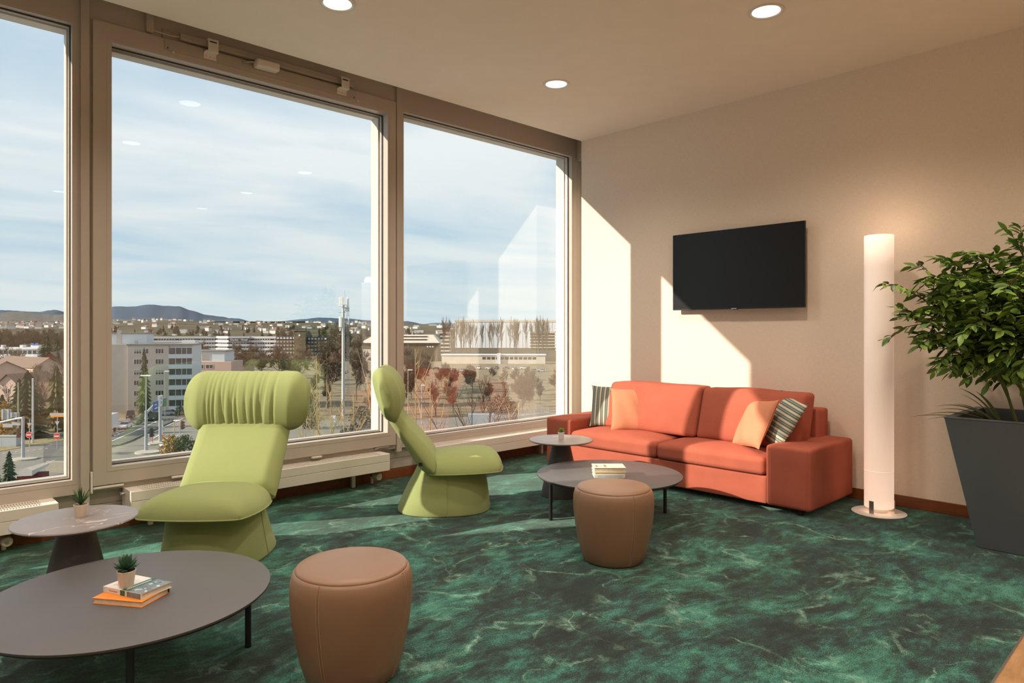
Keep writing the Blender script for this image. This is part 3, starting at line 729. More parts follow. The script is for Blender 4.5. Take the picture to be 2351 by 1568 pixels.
to = bpy.data.objects.new('tube_glow', tl); COL.objects.link(to); to.parent = lm; to.location = (0, 0, 2.0)
# ================================================================== planter
pl = empty('planter', (5.09, 0.752, 0), 0, 'tall tapered anthracite square planter beside the lamp', 'planter')
def sq(h, z): return [(-h, -h, z), (h, -h, z), (h, h, z), (-h, h, z)]
MB().loft([sq(0.255, 0.0), sq(0.26, 0.004), sq(0.396, 0.770), sq(0.400, 0.775), sq(0.400, 0.779), sq(0.350, 0.779), sq(0.350, 0.772), sq(0.345, 0.60)], cap=True).build('pot', M['planter'], pl)
MB().box(-0.345, 0.345, -0.345, 0.345, 0.602, 0.70).build('soil', M['soil'], pl)
# ================================================================== ficus
fc = empty('ficus_tree', (5.09, 0.752, 0.70), 0, 'leafy green ficus tree growing from the square planter', 'plant')
rnd = random.Random(11)
def leaf_mesh(name, L, Wd, fold, curl, mat):
    st = [(0, 0.04), (0.15, 0.55), (0.35, 0.95), (0.55, 1.0), (0.75, 0.72), (0.9, 0.34), (1.0, 0.02)]; vs = []; fs = []
    for a, w in st:
        z = -curl*L*a*a; ww = Wd/2*w
        vs += [(a*L, -ww, z + fold*ww), (a*L, 0, z), (a*L, ww, z + fold*ww)]
    for i in range(len(st)-1):
        for j in range(2): fs.append((i*3+j, i*3+j+1, i*3+j+4, i*3+j+3))
    return MB().add(vs, fs)
LV = [leaf_mesh('leaf', 0.078, 0.030, 0.30, 0.12, None), leaf_mesh('leaf', 0.068, 0.028, 0.25, 0.25, None), leaf_mesh('leaf', 0.084, 0.032, 0.28, 0.05, None)]
LM = [q.mesh('leaf', M['leaf'], True, 80) for q in LV]
trunk = MB(); twig = MB(); leaves = []
def wob(a, b, n, amp):
    a, b = Vector(a), Vector(b); return [a.lerp(b, i/n) + Vector((rnd.uniform(-1, 1), rnd.uniform(-1, 1), rnd.uniform(-1, 1)))*amp*(0 < i < n) for i in range(n+1)]
C0 = Vector((0, 0, 0))
stems = [((0.03, -0.10, 0), (0.02, -0.08, 0.62)), ((0.07, -0.05, 0), (0.06, 0.02, 0.66))]
for a, b in stems: trunk.tube(wob(a, b, 6, 0.012), [0.026, 0.025, 0.024, 0.022, 0.021, 0.020, 0.018], 10)
tips = []
def branch(a, b, r0, sub):
    pts = wob(a, b, 5, 0.02); trunk.tube(pts, [r0*(1-0.75*i/5) for i in range(6)], 8); return pts
tipsl = [(-.44, .58, .84), (-.42, .55, .66), (-.36, .48, .94), (-.34, .50, .56), (-.22, .36, 0.98), (-.28, .40, .44), (-.10, .25, 1.02), (-.16, .30, .40), (-.38, .22, .66), (-.42, .08, .88), (0.0, .08, 1.05), (-.32, .0, .52), (-.20, -.12, 1.02), (-.30, .30, .84), (-.12, .42, .72), (.12, .34, .92), (.10, .30, .60), (-.45, -.15, .70), (.15, -.25, 1.05), (0.0, -.42, .90), (-.20, .16, .42), (-.05, .10, .80)]
mains = [(((0.02, -0.08, 0.36 + 0.25*rnd.random()) if i % 2 else (0.06, 0.0, 0.38 + 0.25*rnd.random())), t_) for i, t_ in enumerate(tipsl)]
for a, b in mains:
    pts = branch(a, b, 0.014, True)
    for _ in range(20):
        k = rnd.uniform(1.6, 5); i = min(4, int(k)); p = pts[i].lerp(pts[i+1], k-i)
        d = (Vector(b)-Vector(a)).normalized()*0.6 + Vector((rnd.uniform(-1, 1), rnd.uniform(-1, 1), rnd.uniform(-0.5, 0.7)))
        d.normalize(); L = rnd.uniform(0.12, 0.24)
        q = [p, p + d*L*0.5 + Vector((0, 0, 0.01)), p + d*L + Vector((0, 0, -0.035))]
        twig.tube(q, [0.0032, 0.0022, 0.0012], 4)
        nl = rnd.randint(10, 13)
        for m_ in range(nl):
            f = 0.22 + 0.78*m_/(nl-1); pp_ = q[0].lerp(q[1], f*2) if f < 0.5 else q[1].lerp(q[2], f*2-1)
            side = d.cross(Vector((0, 0, 1))).normalized() * (1 if m_ % 2 else -1)
            ld_ = (d*rnd.uniform(0.3, 0.9) + side*rnd.uniform(0.4, 1.0) + Vector((0, 0, rnd.uniform(-0.75, 0.15)))).normalized()
            leaves.append((pp_, ld_, rnd.uniform(0.8, 1.2), rnd.randint(0, 2), rnd.uniform(-0.7, 0.7)))
def leaf_matrix(p, d, s, roll):
    X = d; Y = Vector((0, 0, 1)).cross(X)
    if Y.length < 1e-3: Y = Vector((0, 1, 0))
    Y.normalize(); Z = X.cross(Y)
    m = Matrix((X, Y, Z)).transposed().to_4x4() @ Matrix.Rotation(roll, 4, 'X') @ Matrix.Scale(s, 4); m.translation = p; return m
fo = Vector((5.09, 0.752, 0.70))
def depth_of(l): return (l[0] + fo - CC).dot(CF)
def onscreen(l):
    q = l[0] + fo - CC; return CX + FPX*q.dot(CR)/q.dot(CF) < 2351
leaves = [l for l in leaves if (l[0] + fo).x < XW - 0.09]
leaves.sort(key=lambda l: (not onscreen(l), depth_of(l)))
trunk.build('trunk', M['bark'], fc, True); twig.build('twigs', M['bark'], fc)
rest = MB()
for i, (p, d, s, k, ro) in enumerate(leaves):
    m = leaf_matrix(p, d, s, ro)
    if i < 300:
        o = link_mesh('leaf', LM[k], fc); o.matrix_local = m
    else: rest.add(LV[k].v, LV[k].f, m)
tag(rest.build('leaves', M['leaf'], fc, True, 80), kind='stuff')
# palm fronds in the same planter
pm = empty('palm_plant', (4.93, 0.90, 0.70), 0, 'slender palm fronds rising at the planter corner', 'plant')
def blade(p0, d, L, w, droop, mat, parent, name='frond'):
    n = 9; d = Vector(d).normalized(); vs = []; fs = []; side = d.cross(Vector((0, 0, 1))).normalized()
    for i in range(n+1):
        f = i/n; p = Vector(p0) + d*L*f + Vector((0, 0, -droop*L*f*f)); ww = w*math.sin(math.pi*min(1, 0.12+f*0.88))**0.8 + 0.0006
        vs += [p - side*ww + Vector((0, 0, 0.3*ww)), p, p + side*ww + Vector((0, 0, 0.3*ww))]
    for i in range(n):
        for j in range(2): fs.append((i*3+j, i*3+j+1, i*3+j+4, i*3+j+3))
    return MB().add(vs, fs).build(name, mat, parent, True, 80)
for k, (dx, dy, dz, L, dr) in enumerate([(-0.05, 0.9, 0.55, 0.40, 0.42), (-0.1, 0.85, 0.42, 0.36, 0.38), (0.1, 0.8, 0.7, 0.40, 0.45), (-0.25, 0.7, 0.62, 0.34, 0.4), (0.05, 0.55, 0.9, 0.36, 0.35), (-0.35, 0.3, 0.9, 0.30, 0.3), (0.0, 0.95, 0.36, 0.42, 0.30), (-0.2, 0.5, 0.8, 0.30, 0.3), (0.2, 0.65, 0.62, 0.30, 0.35)]):
    blade((0.0 + 0.006*k, -0.02 + 0.004*k, 0.0), (dx, dy, dz), L*1.3, 0.017, dr, M['palm'], pm)
for k, (x, y, tx, ty, h) in enumerate([(0.04, -0.07, -0.02, 0.02, 0.36), (0.09, -0.12, 0.10, -0.02, 0.46), (0.02, -0.16, 0.0, -0.16, 0.42), (0.12, -0.22, 0.16, -0.24, 0.40)]):
    MB().tube([(x, y, -0.005), ((x+tx)/2+0.01, (y+ty)/2, h*0.5), (tx, ty, h)], [0.010, 0.008, 0.006], 8).build('stalk', M['palm'], pm, True)
    for q in range(7):
        a = rnd.uniform(0, 6.28); f = rnd.uniform(0.45, 0.95); p = (x+(tx-x)*f, y+(ty-y)*f, h*f)
        blade(p, (math.cos(a)*0.5, math.sin(a)*0.5 + 0.15, 1.0), rnd.uniform(0.24, 0.36), 0.013, rnd.uniform(0.1, 0.45), M['palm'], pm)
# ================================================================== small pots
def potted(loc, r, h, kind, label, pmat_, sc=1.0, rz=0):
    t = empty('potted_succulent', loc, rz, label, 'potted plant', 'small potted succulents')
    MB().lathe([(r*0.70, 0), (r*0.74, 0.002), (r*0.97, h*0.94), (r, h*0.985), (r*0.985, h), (r*0.91, h), (r*0.88, h*0.86)], 32).build('pot', pmat_, t, True, 35)
    MB().lathe([(0.0, h*0.93), (r*0.90, h*0.90)], 24, cap=False).build('gravel', M['gravel'], t)
    rn = random.Random(int(loc[0]*1000))
    def fat(L, w, th):
        n = 6; m = 8; secs = []
        for i in range(n+1):
            f = i/n; k = (math.sin(math.pi*min(1, 0.16+0.84*f))**0.75 if kind != 'aloe' else (1-f)**0.75*(0.75+0.5*f))
            k = max(k, 0.03)
            secs.append([(f*L, w/2*k*math.cos(2*math.pi*j/m), th/2*k*math.sin(2*math.pi*j/m) + (0.10 if kind == 'aloe' else 0.18)*L*f*f) for j in range(m)])
        return MB().loft(secs)
    layers = {'aloe': [(6, 78, .062), (7, 58, .066), (7, 42, .062)], 'dark': [(4, 78, .040), (6, 58, .043), (8, 36, .044), (8, 14, .040)], 'lime': [(4, 72, .026), (6, 50, .030), (8, 26, .030)]}[kind]
    mt_ = {'aloe': M['succ_aloe'], 'dark': M['succ_dark'], 'lime': M['succ_lime']}[kind]
    for li, (n, el, L) in enumerate(layers):
        w, th = (0.010, 0.006) if kind == 'aloe' else (0.017, 0.007); me = fat(L*sc, w*sc, th*sc).mesh('leaf', mt_, True, 60)
        for i in range(n):
            a = 2*math.pi*(i + 0.5*(li % 2) + rn.uniform(-0.15, 0.15))/n; e_ = R(el + rn.uniform(-8, 8))
            o = link_mesh('leaf', me, t, (0, 0, h*0.92 + (len(layers)-li)*0.003*sc), (0, -e_, a)); o.rotation_mode = 'XYZ'
    return t
potted((0.748, 3.638, 0.4402), 0.030, 0.058, 'aloe', 'spiky aloe in a small cream pot on the marble table', M['ceramic'], 1.15)
potted((3.995, 3.595, 0.4402), 0.0265, 0.056, 'lime', 'tiny lime green succulent in a white pot on the marble table', M['ceramicw'], 1.1)
# ================================================================== books
def book(corner, d1, L, Wd, z0, th, cover, label, spine='left', over=0.004, extra=None, cover2=None):
    d1 = Vector((d1[0], d1[1], 0)).normalized(); d2 = Vector((-d1.y, d1.x, 0))
    m = Matrix((d1, d2, Vector((0, 0, 1)))).transposed().to_4x4(); m.translation = (corner[0], corner[1], z0)
    t = empty('book', (0, 0, 0), 0, label, 'book'); t.matrix_world = m
    c = 0.0022
    MB().rbox(0, L, 0, Wd, 0, c, 0.0005, 1, 1).build('back_cover', cover, t); MB().rbox(0, L, 0, Wd, th-c, th, 0.0005, 1, 1).build('front_cover', cover2 or cover, t)
    MB().box(over, L-over, over if spine != 'near' else 0.001, Wd-(over if spine != 'far' else 0.001), c, th-c).build('pages', M['paper'], t)
    if spine == 'near': MB().rbox(0, L, -0.0015, 0.002, 0, th, 0.0005, 1, 1).build('spine', cover, t)
    if spine == 'far': MB().rbox(0, L, Wd-0.002, Wd+0.0015, 0, th, 0.0005, 1, 1).build('spine', cover, t)
    return t
# orange book and the paperback on it (near coffee table, top at 0.301)
d = Vector((0.117, 0.082, 0)).normalized()
b1 = book((0.741, 2.687), (d.x, d.y), 0.145, 0.206, 0.3012, 0.021, M['orange'], 'orange hardback book lying under the paperback', 'none')
bs = MB().rbox(0.143, 0.1465, 0, 0.206, 0, 0.021, 0.0005, 1, 1).build('spine', M['blackprint'], b1)
tk = MB()
for (x, y, a) in ((0.05, 0.030, 0.5), (0.056, 0.034, -0.6), (0.044, 0.041, 0.2), (0.050, 0.046, 0.9)): tk.cbox((x, y, 0.0211), (0.009, 0.0016, 0.0003), a)
tk.build('cover_print', M['blackprint'], b1)
d = Vector((0.191, 0.083, 0)).normalized()
b2 = book((0.747, 2.709), (d.x, d.y), 0.130, 0.200, 0.3224, 0.021, M['whitecover'], 'grey and white paperback under the succulent pot', 'none')
MB().rbox(-0.001, 0.001, 0, 0.200, 0, 0.021, 0.0005, 1, 1).build('spine', M['whitecover'], b2)
MB().box(0.0, 0.13, 0.0, 0.075, 0.0209, 0.0212).build('cover_picture', M['greycover'], b2)
MB().box(0.0, 0.13, 0.075, 0.105, 0.0209, 0.0212).build('title_band', M['teal'], b2)
tl_ = MB()
for i in range(14): tl_.box(0.012+i*0.0075, 0.017+i*0.0075, 0.086, 0.094, 0.0212, 0.0214)
tl_.build('title_print', M['whitecover'], b2)
ph = MB(); rq = random.Random(3)
for i in range(9): x = rq.uniform(0.02, 0.11); y = rq.uniform(0.01, 0.06); ph.cbox((x, y, 0.0213), (rq.uniform(0.008, 0.02), rq.uniform(0.006, 0.014), 0.0003), rq.uniform(0, 3))
ph.build('photo_print', M['bluecover'], b2)
MB().box(-0.0013, -0.0009, 0.085, 0.110, 0.001, 0.020).build('spine_band', M['teal'], b2)
MB().box(-0.0013, -0.0009, 0.005, 0.075, 0.001, 0.020).build('spine_picture', M['greycover'], b2)
sq_ = MB()
for i in range(9): sq_.box(-0.0016, -0.0012, 0.165-i*0.005, 0.168-i*0.005, 0.008, 0.012)
sq_.build('spine_print', M['redprint'], b2)
sc2 = MB()
for (x, y, w) in ((0.02, 0.15, 0.03), (0.03, 0.16, 0.04), (0.02, 0.17, 0.035)): sc2.box(x, x+w, y, y+0.004, 0.0209, 0.0212)
sc2.build('author_print', M['redprint'], b2)
potted((0.728, 2.828, 0.3437), 0.0325, 0.061, 'dark', 'dark green rosette succulent in a cream pot on the books', M['ceramic'], 1.25)
# three volumes on the far coffee table
dv = Vector((CR.x, CR.y, 0)); pc = Vector((3.70, 2.89, 0)) - dv*0.108 - Vector((CF.x, CF.y, 0))*0.06
d_ = (dv.x, dv.y)
k1 = book((pc.x, pc.y), d_, 0.208, 0.150, 0.3012, 0.022, M['bluecover'], 'pale blue volume at the bottom of the three on the coffee table', 'near', cover2=M['whitecover'])
nb = MB().box(0.002, 0.022, -0.0022, -0.0014, 0.002, 0.02).box(0.188, 0.206, -0.0022, -0.0014, 0.002, 0.02).box(0.06, 0.064, -0.0022, -0.0014, 0.012, 0.021).box(0.15, 0.154, -0.0022, -0.0014, 0.002, 0.012); nb.build('spine_print', M['whitecover'], k1)
k2 = book((pc.x + dv.x*0.001, pc.y + dv.y*0.001), d_, 0.207, 0.148, 0.3234, 0.017, M['creamcover'], 'thin cream book in the middle of the three on the coffee table', 'none')
k3 = book((pc.x - dv.x*0.003, pc.y - dv.y*0.003), d_, 0.216, 0.150, 0.3407, 0.030, M['creamcover'], 'thick cream paperback on top of the three on the coffee table', 'none')
tp = MB()
for (x, y, w, h_) in ((0.018, 0.03, 0.014, 0.07), (0.045, 0.03, 0.003, 0.06), (0.053, 0.03, 0.003, 0.06), (0.075, 0.03, 0.016, 0.08)): tp.box(x, x+w, y, y+h_, 0.0299, 0.0302)
tp.build('title_print', M['redprint'], k3)
tp = MB()
for (x, y, w, h_) in ((0.125, 0.02, 0.020, 0.10), (0.160, 0.02, 0.003, 0.09), (0.178, 0.045, 0.004, 0.03), (0.195, 0.02, 0.002, 0.09)): tp.box(x, x+w, y, y+h_, 0.0299, 0.0302)
tp.build('cover_print', M['paper'], k3)
# ================================================================== outdoors
ZG = -20.4
def gp(px, py): return atz(px, py, ZG)
def gd(px, depth):
    p = CC + (CF + CR*((px-CX)/FPX))*depth; p.z = ZG; return p
M['grass'] = pmat('winter_grass', (0.185, 0.145, 0.075), 0.95, var=0.4, scale=0.25)
M['verge'] = pmat('verge_grass', (0.25, 0.20, 0.075), 0.95, var=0.3, scale=1.2)
M['asphalt'] = pmat('asphalt', (0.205, 0.190, 0.155), 0.9, var=0.10, scale=0.4)
M['road'] = pmat('dark_asphalt', (0.120, 0.113, 0.100), 0.85, var=0.10, scale=0.5)
M['line'] = pmat('road_paint', (0.62, 0.60, 0.55), 0.8)
M['kerb'] = pmat('kerb_stone', (0.42, 0.38, 0.30), 0.9)
M['render'] = pmat('apartment_render', (0.50, 0.45, 0.39), 0.9, var=0.05, scale=0.5)
M['bluewhite'] = pmat('pale_panel', (0.56, 0.60, 0.62), 0.7, var=0.04)
M['winglass'] = pmat('far_window_glass', (0.055, 0.060, 0.062), 0.15, var=0.5, scale=0.3)
M['shutter'] = pmat('roller_shutter', (0.33, 0.31, 0.28), 0.7, var=0.1)
M['wframe'] = pmat('far_window_frame', (0.60, 0.57, 0.53), 0.6)
M['hwhite'] = pmat('white_band', (0.62, 0.62, 0.63), 0.6, var=0.04, scale=0.1)
M['hdark'] = pmat('dark_glass_band', (0.030, 0.024, 0.026), 0.25, var=0.3, scale=0.2)
M['hsign'] = pmat('sign_white', (0.92, 0.92, 0.92), 0.5)
M['brownb'] = pmat('brown_cladding', (0.105, 0.078, 0.042), 0.7, var=0.12, scale=0.2)
M['pinkb'] = pmat('pink_render', (0.50, 0.36, 0.30), 0.9, var=0.05, scale=0.3)
M['duskpink'] = pmat('dusky_pink_render', (0.26, 0.17, 0.145), 0.9, var=0.05, scale=0.3)
M['roofg'] = pmat('gravel_roof', (0.24, 0.22, 0.19), 0.95, var=0.2, scale=2)
M['roofb'] = pmat('brown_roof_tiles', (0.17, 0.115, 0.085), 0.9, var=0.2, scale=1.5)
M['redwood'] = pmat('red_boarding', (0.19, 0.035, 0.025), 0.8, var=0.2, scale=2)
M['creamroof'] = pmat('cream_metal_roof', (0.55, 0.49, 0.40), 0.6, var=0.06, scale=0.2)
M['housew'] = pmat('house_white', (0.60, 0.57, 0.53), 0.9, var=0.15, scale=0.01)
M['fir'] = pmat('fir_needles', (0.040, 0.058, 0.026), 0.95, var=0.5, scale=1.5)
M['firlit'] = pmat('sunlit_fir_needles', (0.085, 0.088, 0.026), 0.95, var=0.5, scale=1.5)  # lit copy of the fir needles, sunlight put into the lighter colour
M['twig'] = pmat('grey_brown_twigs', (0.155, 0.118, 0.075), 0.95, var=0.25, scale=0.5)
M['twigy'] = pmat('yellow_brown_shoots', (0.36, 0.24, 0.10), 0.9, var=0.3, scale=2)
M['twigd'] = pmat('dark_twigs', (0.085, 0.060, 0.040), 0.95, var=0.25, scale=2)
M['forest'] = pmat('winter_forest', (0.062, 0.064, 0.058), 0.95, var=0.35, scale=0.02)
M['hazehill'] = pmat('haze_tinted_hill', (0.070, 0.108, 0.150), 1.0, var=0.12, scale=0.002, spec=0.0)  # blue of the distant haze is put into the woodland colour
M['hazehill2'] = pmat('far_haze_tinted_hill', (0.120, 0.175, 0.240), 1.0, var=0.08, scale=0.001, spec=0.0)  # farther hills: more haze mixed into the base colour
M['field'] = pmat('valley_fields', (0.105, 0.098, 0.070), 1.0, var=0.40, scale=0.004, spec=0.0)
M['galv'] = pmat('galvanised_steel', (0.38, 0.40, 0.42), 0.5, 0.3, var=0.06)
M['pole'] = pmat('lamp_pole', (0.34, 0.33, 0.20), 0.6)
M['mast'] = pmat('mast_grey', (0.50, 0.50, 0.48), 0.5, var=0.05)
M['signred'] = pmat('sign_red', (0.58, 0.035, 0.020), 0.5)
M['signblue'] = pmat('sign_blue', (0.045, 0.12, 0.36), 0.5)
M['signw'] = pmat('sign_white_face', (0.70, 0.70, 0.67), 0.5)
M['signg'] = pmat('sign_back_grey', (0.36, 0.37, 0.36), 0.6)
M['signgreen'] = pmat('sign_green', (0.10, 0.22, 0.13), 0.6)
M['sorange'] = pmat('signal_orange', (0.75, 0.26, 0.02), 0.6)
M['carwhite'] = pmat('car_white', (0.66, 0.67, 0.70), 0.25, var=0.01); M['cargrey'] = pmat('car_dark_grey', (0.085, 0.090, 0.095), 0.3, var=0.01)
M['carblack'] = pmat('car_black', (0.022, 0.022, 0.024), 0.3, var=0.01); M['carsilver'] = pmat('car_silver', (0.42, 0.43, 0.44), 0.3, 0.4, var=0.01)
M['carblue'] = pmat('car_blue_grey', (0.14, 0.17, 0.23), 0.3, var=0.01); M['carglass'] = pmat('car_glass', (0.02, 0.022, 0.025), 0.1, var=0)
M['tyre'] = pmat('tyre', (0.015, 0.015, 0.016), 0.8); M['headlamp'] = pmat('headlamp_lens', (0.75, 0.74, 0.68), 0.2)
M['bushg'] = pmat('bush_green', (0.085, 0.095, 0.030), 0.95, var=0.5, scale=3); M['bushy'] = pmat('bush_yellow', (0.34, 0.22, 0.055), 0.95, var=0.4, scale=3)
M['container'] = pmat('blue_grey_box', (0.30, 0.35, 0.37), 0.6)
# ------------------------------------------------------------------ terrain
prof = [(8, 0), (60, 0), (200, 0), (600, 0), (1100, 0), (1500, 6), (2400, 28), (3400, 58), (4600, 66)]
b = MB(); rows = []; lat = [i*0.1 for i in range(-16, 17)]
for dep, hgt in prof:
    row = []
    for u in lat:
        p = CC + (CF + CR*u)*dep; k = 1.0 + 0.12*math.sin(u*9) + 0.1*math.sin(u*23+1)
        row.append((p.x, p.y, ZG + hgt*k))
    rows.append(row)
b.loft(rows, closed=False, cap=False)
struct(b.build('ground', M['field'], None, True, 80), 'flat valley floor rising to distant fields', 'ground')
def terrain_z(dep, u):
    k = 1.0 + 0.12*math.sin(u*9) + 0.1*math.sin(u*23+1)
    return ZG + k*interp([(p[0], p[1]) for p in prof], dep)
def flat(name, pts, mat, label, cat, dz, kind='structure'):
    P = [gp(*q) for q in pts]; m = MB().add([(p.x, p.y, ZG+dz) for p in P], [tuple(range(len(P)))[::-1]])
    return tag(m.build(name, mat), label, cat, kind=kind)
flat('meadow', [(-500, 1060), (-500, 830), (1800, 830), (1800, 1060)], M['grass'], 'brown winter grass around the junction', 'grass', 0.05)
flat('pavement', [(-900, 1700), (-900, 1040), (0, 1034), (60, 1024), (146, 1012), (200, 1000), (255, 962), (330, 955), (420, 938), (480, 932), (560, 968), (900, 968), (1300, 944), (1800, 940), (2400, 1700)], M['asphalt'], 'pale worn asphalt of the road junction', 'road', 0.10)
flat('road', [(100, 1072), (100, 1010), (255, 1000), (290, 985), (330, 968), (420, 944), (470, 946), (440, 958), (400, 972), (345, 995), (300, 1016), (255, 1030)], M['road'], 'dark asphalt approach lane with waiting cars', 'road', 0.14)
def strip(px0, px1, w, label, name='lane_line', mat='line', group='painted lane lines', dz=0.17):
    a, c = gp(*px0), gp(*px1); d = (c-a).normalized(); s = Vector((-d.y, d.x, 0))*w/2
    m = MB().add([(q.x, q.y, ZG+dz) for q in (a-s, c-s, c+s, a+s)], [(0, 1, 2, 3)])
    return tag(m.build(name, M[mat]), label, 'road marking', group)
for a, c, l in (((254, 1016), (362, 968), 'long white lane line beside the waiting cars'), ((340, 1000), (420, 962), 'white lane line beside the traffic signal post'), ((254, 1000), (284, 989), 'short white lane line behind the white car'),
             ((300, 984), (309, 980.5), 'white dash between the white and grey cars'), ((322, 976), (331, 972.5), 'white dash beside the grey car'), ((352, 1009), (366, 1000), 'white stop dash before the signal gantry post'),
             ((376, 1011), (420, 998), 'white edge line beside the traffic cone')):
    strip(a, c, 0.30, l)
for i in range(8): strip((6+14*i, 1043.5-1.6*i), (12+14*i, 1042.8-1.6*i), 0.35, 'short white dash of the broken line before the grass strip', group='broken line dashes')
for (x, y) in ((270, 1000), (355, 971)):
    a = gp(x, y); ar = MB(); d = (gp(x+18, y-7.5)-a).normalized(); s = Vector((-d.y, d.x, 0))
    def P(f, g): q = a + d*f + s*g; return (q.x, q.y, ZG+0.18)
    ar.add([P(0, -.15), P(0, .15), P(4.0, .15), P(4.0, -.15)], [(0, 1, 2, 3)]).add([P(-1.9, 0.0), P(0, .75), P(0, -.75)], [(0, 1, 2)]).add([P(1.2, .15), P(2.6, 1.2), P(3.0, 1.0), P(1.9, .15)], [(0, 1, 2, 3)])
    tag(ar.build('lane_arrow', M['line']), 'white painted arrow ' + ('before the white car' if x < 300 else 'beside the gantry post'), 'road marking', 'painted lane arrows')
kb = [gp(*q) for q in ((254, 1027), (275, 1024), (300, 1015), (330, 1000), (370, 981), (405, 966))]
tag(MB().tube([(p.x, p.y, ZG+0.2) for p in kb], 0.14, 5).build('kerb', M['road']), 'dark kerb curving along the approach lane', 'kerb')
flat('verge', [(-300, 1052), (0, 1038), (60, 1027), (146, 1012), (146, 1003), (60, 1012), (0, 1021), (-300, 1030)], M['verge'], 'yellowed grass strip before the dark conifers', 'grass', 0.16)
flat('lane', [(-300, 1030), (0, 1020), (60, 1011), (146, 1002), (146, 996), (60, 1001), (0, 1004), (-300, 1010)], M['road'], 'dark lane behind the grass strip', 'road', 0.18)
def island(cx, cy, rx, ry, label):
    c = gp(cx, cy); r = abs((gp(cx+rx, cy)-c).length); q = 2.2
    e = MB(); pts = [(c + CR*(r*math.cos(a)) + CF*(q*ry*math.sin(a))) for a in [2*math.pi*i/28 for i in range(28)]]
    e.prism([(p.x, p.y) for p in pts], ZG+0.1, ZG+0.32)
    return tag(e.build('traffic_island', M['kerb']), label, 'kerb', 'traffic islands')
island(341, 1040, 28, 1.0, 'pale kerbed island under the tall gantry post'); island(57, 1056, 26, 0.7, 'pale kerbed island under the sign gantry'); island(365, 1018, 20, 1.2, 'grass topped island with the orange bollard')
# ------------------------------------------------------------------ trees
def conifer_mesh(seed, tiers=15, n=18, mat='fir'):
    rn = random.Random(seed); m = MB()
    for k in range(tiers):
        f = k/tiers; z0 = 0.06 + 0.94*f; r = 0.19*(1-f)**0.85*rn.uniform(0.85, 1.12) + 0.008; dz = 1.7/tiers
        vs = [(0, 0, min(1.0, z0 + dz))]; fs = []
        for j in range(n):
            a = 2*math.pi*(j + rn.uniform(-0.3, 0.3))/n; rr = r*(rn.uniform(0.78, 1.15) if j % 2 else rn.uniform(0.42, 0.7)); vs.append((rr*math.cos(a), rr*math.sin(a), z0 - 0.035*(1-f)*rn.uniform(0, 1.6)*(j % 2)))
        for j in range(n): fs.append((0, 1+j, 1+(j+1) % n))
        m.add(vs, fs)
    return m.mesh('foliage', M[mat])
CON = [conifer_mesh(1), conifer_mesh(2), conifer_mesh(3, 17), conifer_mesh(4, 12, 18, 'firlit')]
TRK = MB().tube([(0, 0, 0), (0, 0, 0.5), (0, 0, 0.9)], [0.014, 0.010, 0.003], 6).mesh('trunk', M['twigd'])
def conifer(p, h, wide, k, label, group=None, parts=True):
    t = empty('conifer', p, random.uniform(0, 6.28), label, 'tree', group); t.scale = (h*wide, h*wide, h)
    link_mesh('foliage', CON[k], t); link_mesh('trunk', TRK, t); return t
def bare_mesh(seed, levels, nb, spread, mat, crown0=0.28, tw=0.0026, upr=0.35, fine=1):
    rn = random.Random(seed); tr = MB(); tw_ = MB()
    def grow(p, d, L, r, lev):
        q = p + d*L*0.5 + Vector((rn.uniform(-1, 1), rn.uniform(-1, 1), rn.uniform(-1, 1)))*L*0.05; e = p + d*L
        (tr if lev < 2 else tw_).tube([p, q, e], [r, r*0.8, r*0.55], 5 if lev < 2 else 3, cap=False)
        if lev >= levels: return
        for i in range(nb if lev else nb + 3):
            f = rn.uniform(0.35 if lev else crown0, 1.0)
            base = p.lerp(e, f); nd = (d*rn.uniform(0.4, 0.9) + Vector((rn.uniform(-1, 1), rn.uniform(-1, 1), rn.uniform(-0.4, 0.8)+upr))*spread).normalized()
            grow(base, nd, L*rn.uniform(0.42, 0.66), max(r*(1-0.5*f)*0.55, tw), lev+1)
    grow(Vector((0, 0, 0)), Vector((0, 0, 1)), 0.62, 0.018, 0)
    return tr.mesh('trunk', M[mat]), tw_.mesh('branches', M[mat])
BARE = [bare_mesh(1, 4, 5, 0.75, 'twig'), bare_mesh(2, 4, 5, 0.6, 'twig'), bare_mesh(3, 3, 6, 0.55, 'twig', 0.35, 0.0035, 0.9), bare_mesh(6, 3, 5, 0.7, 'twigd', 0.2, 0.003)]
DENSE = bare_mesh(9, 5, 6, 1.0, 'twig', 0.20, 0.0026, 0.12)
def bare(p, h, wide, k, label, group=None, proto=None):
    t = empty('bare_tree', p, random.uniform(0, 6.28), label, 'tree', group); t.scale = (h*wide, h*wide, h)
    SPOTS.append((p.x, p.y, 0.36*h*wide)); a, c = proto or BARE[k]; link_mesh('trunk', a, t); link_mesh('branches', c, t); return t
def thick_at(px, ytop, ybase): p = gp(px, ybase); dep = (p-CC).dot(CF); return p, (ybase-ytop)/FPX*dep
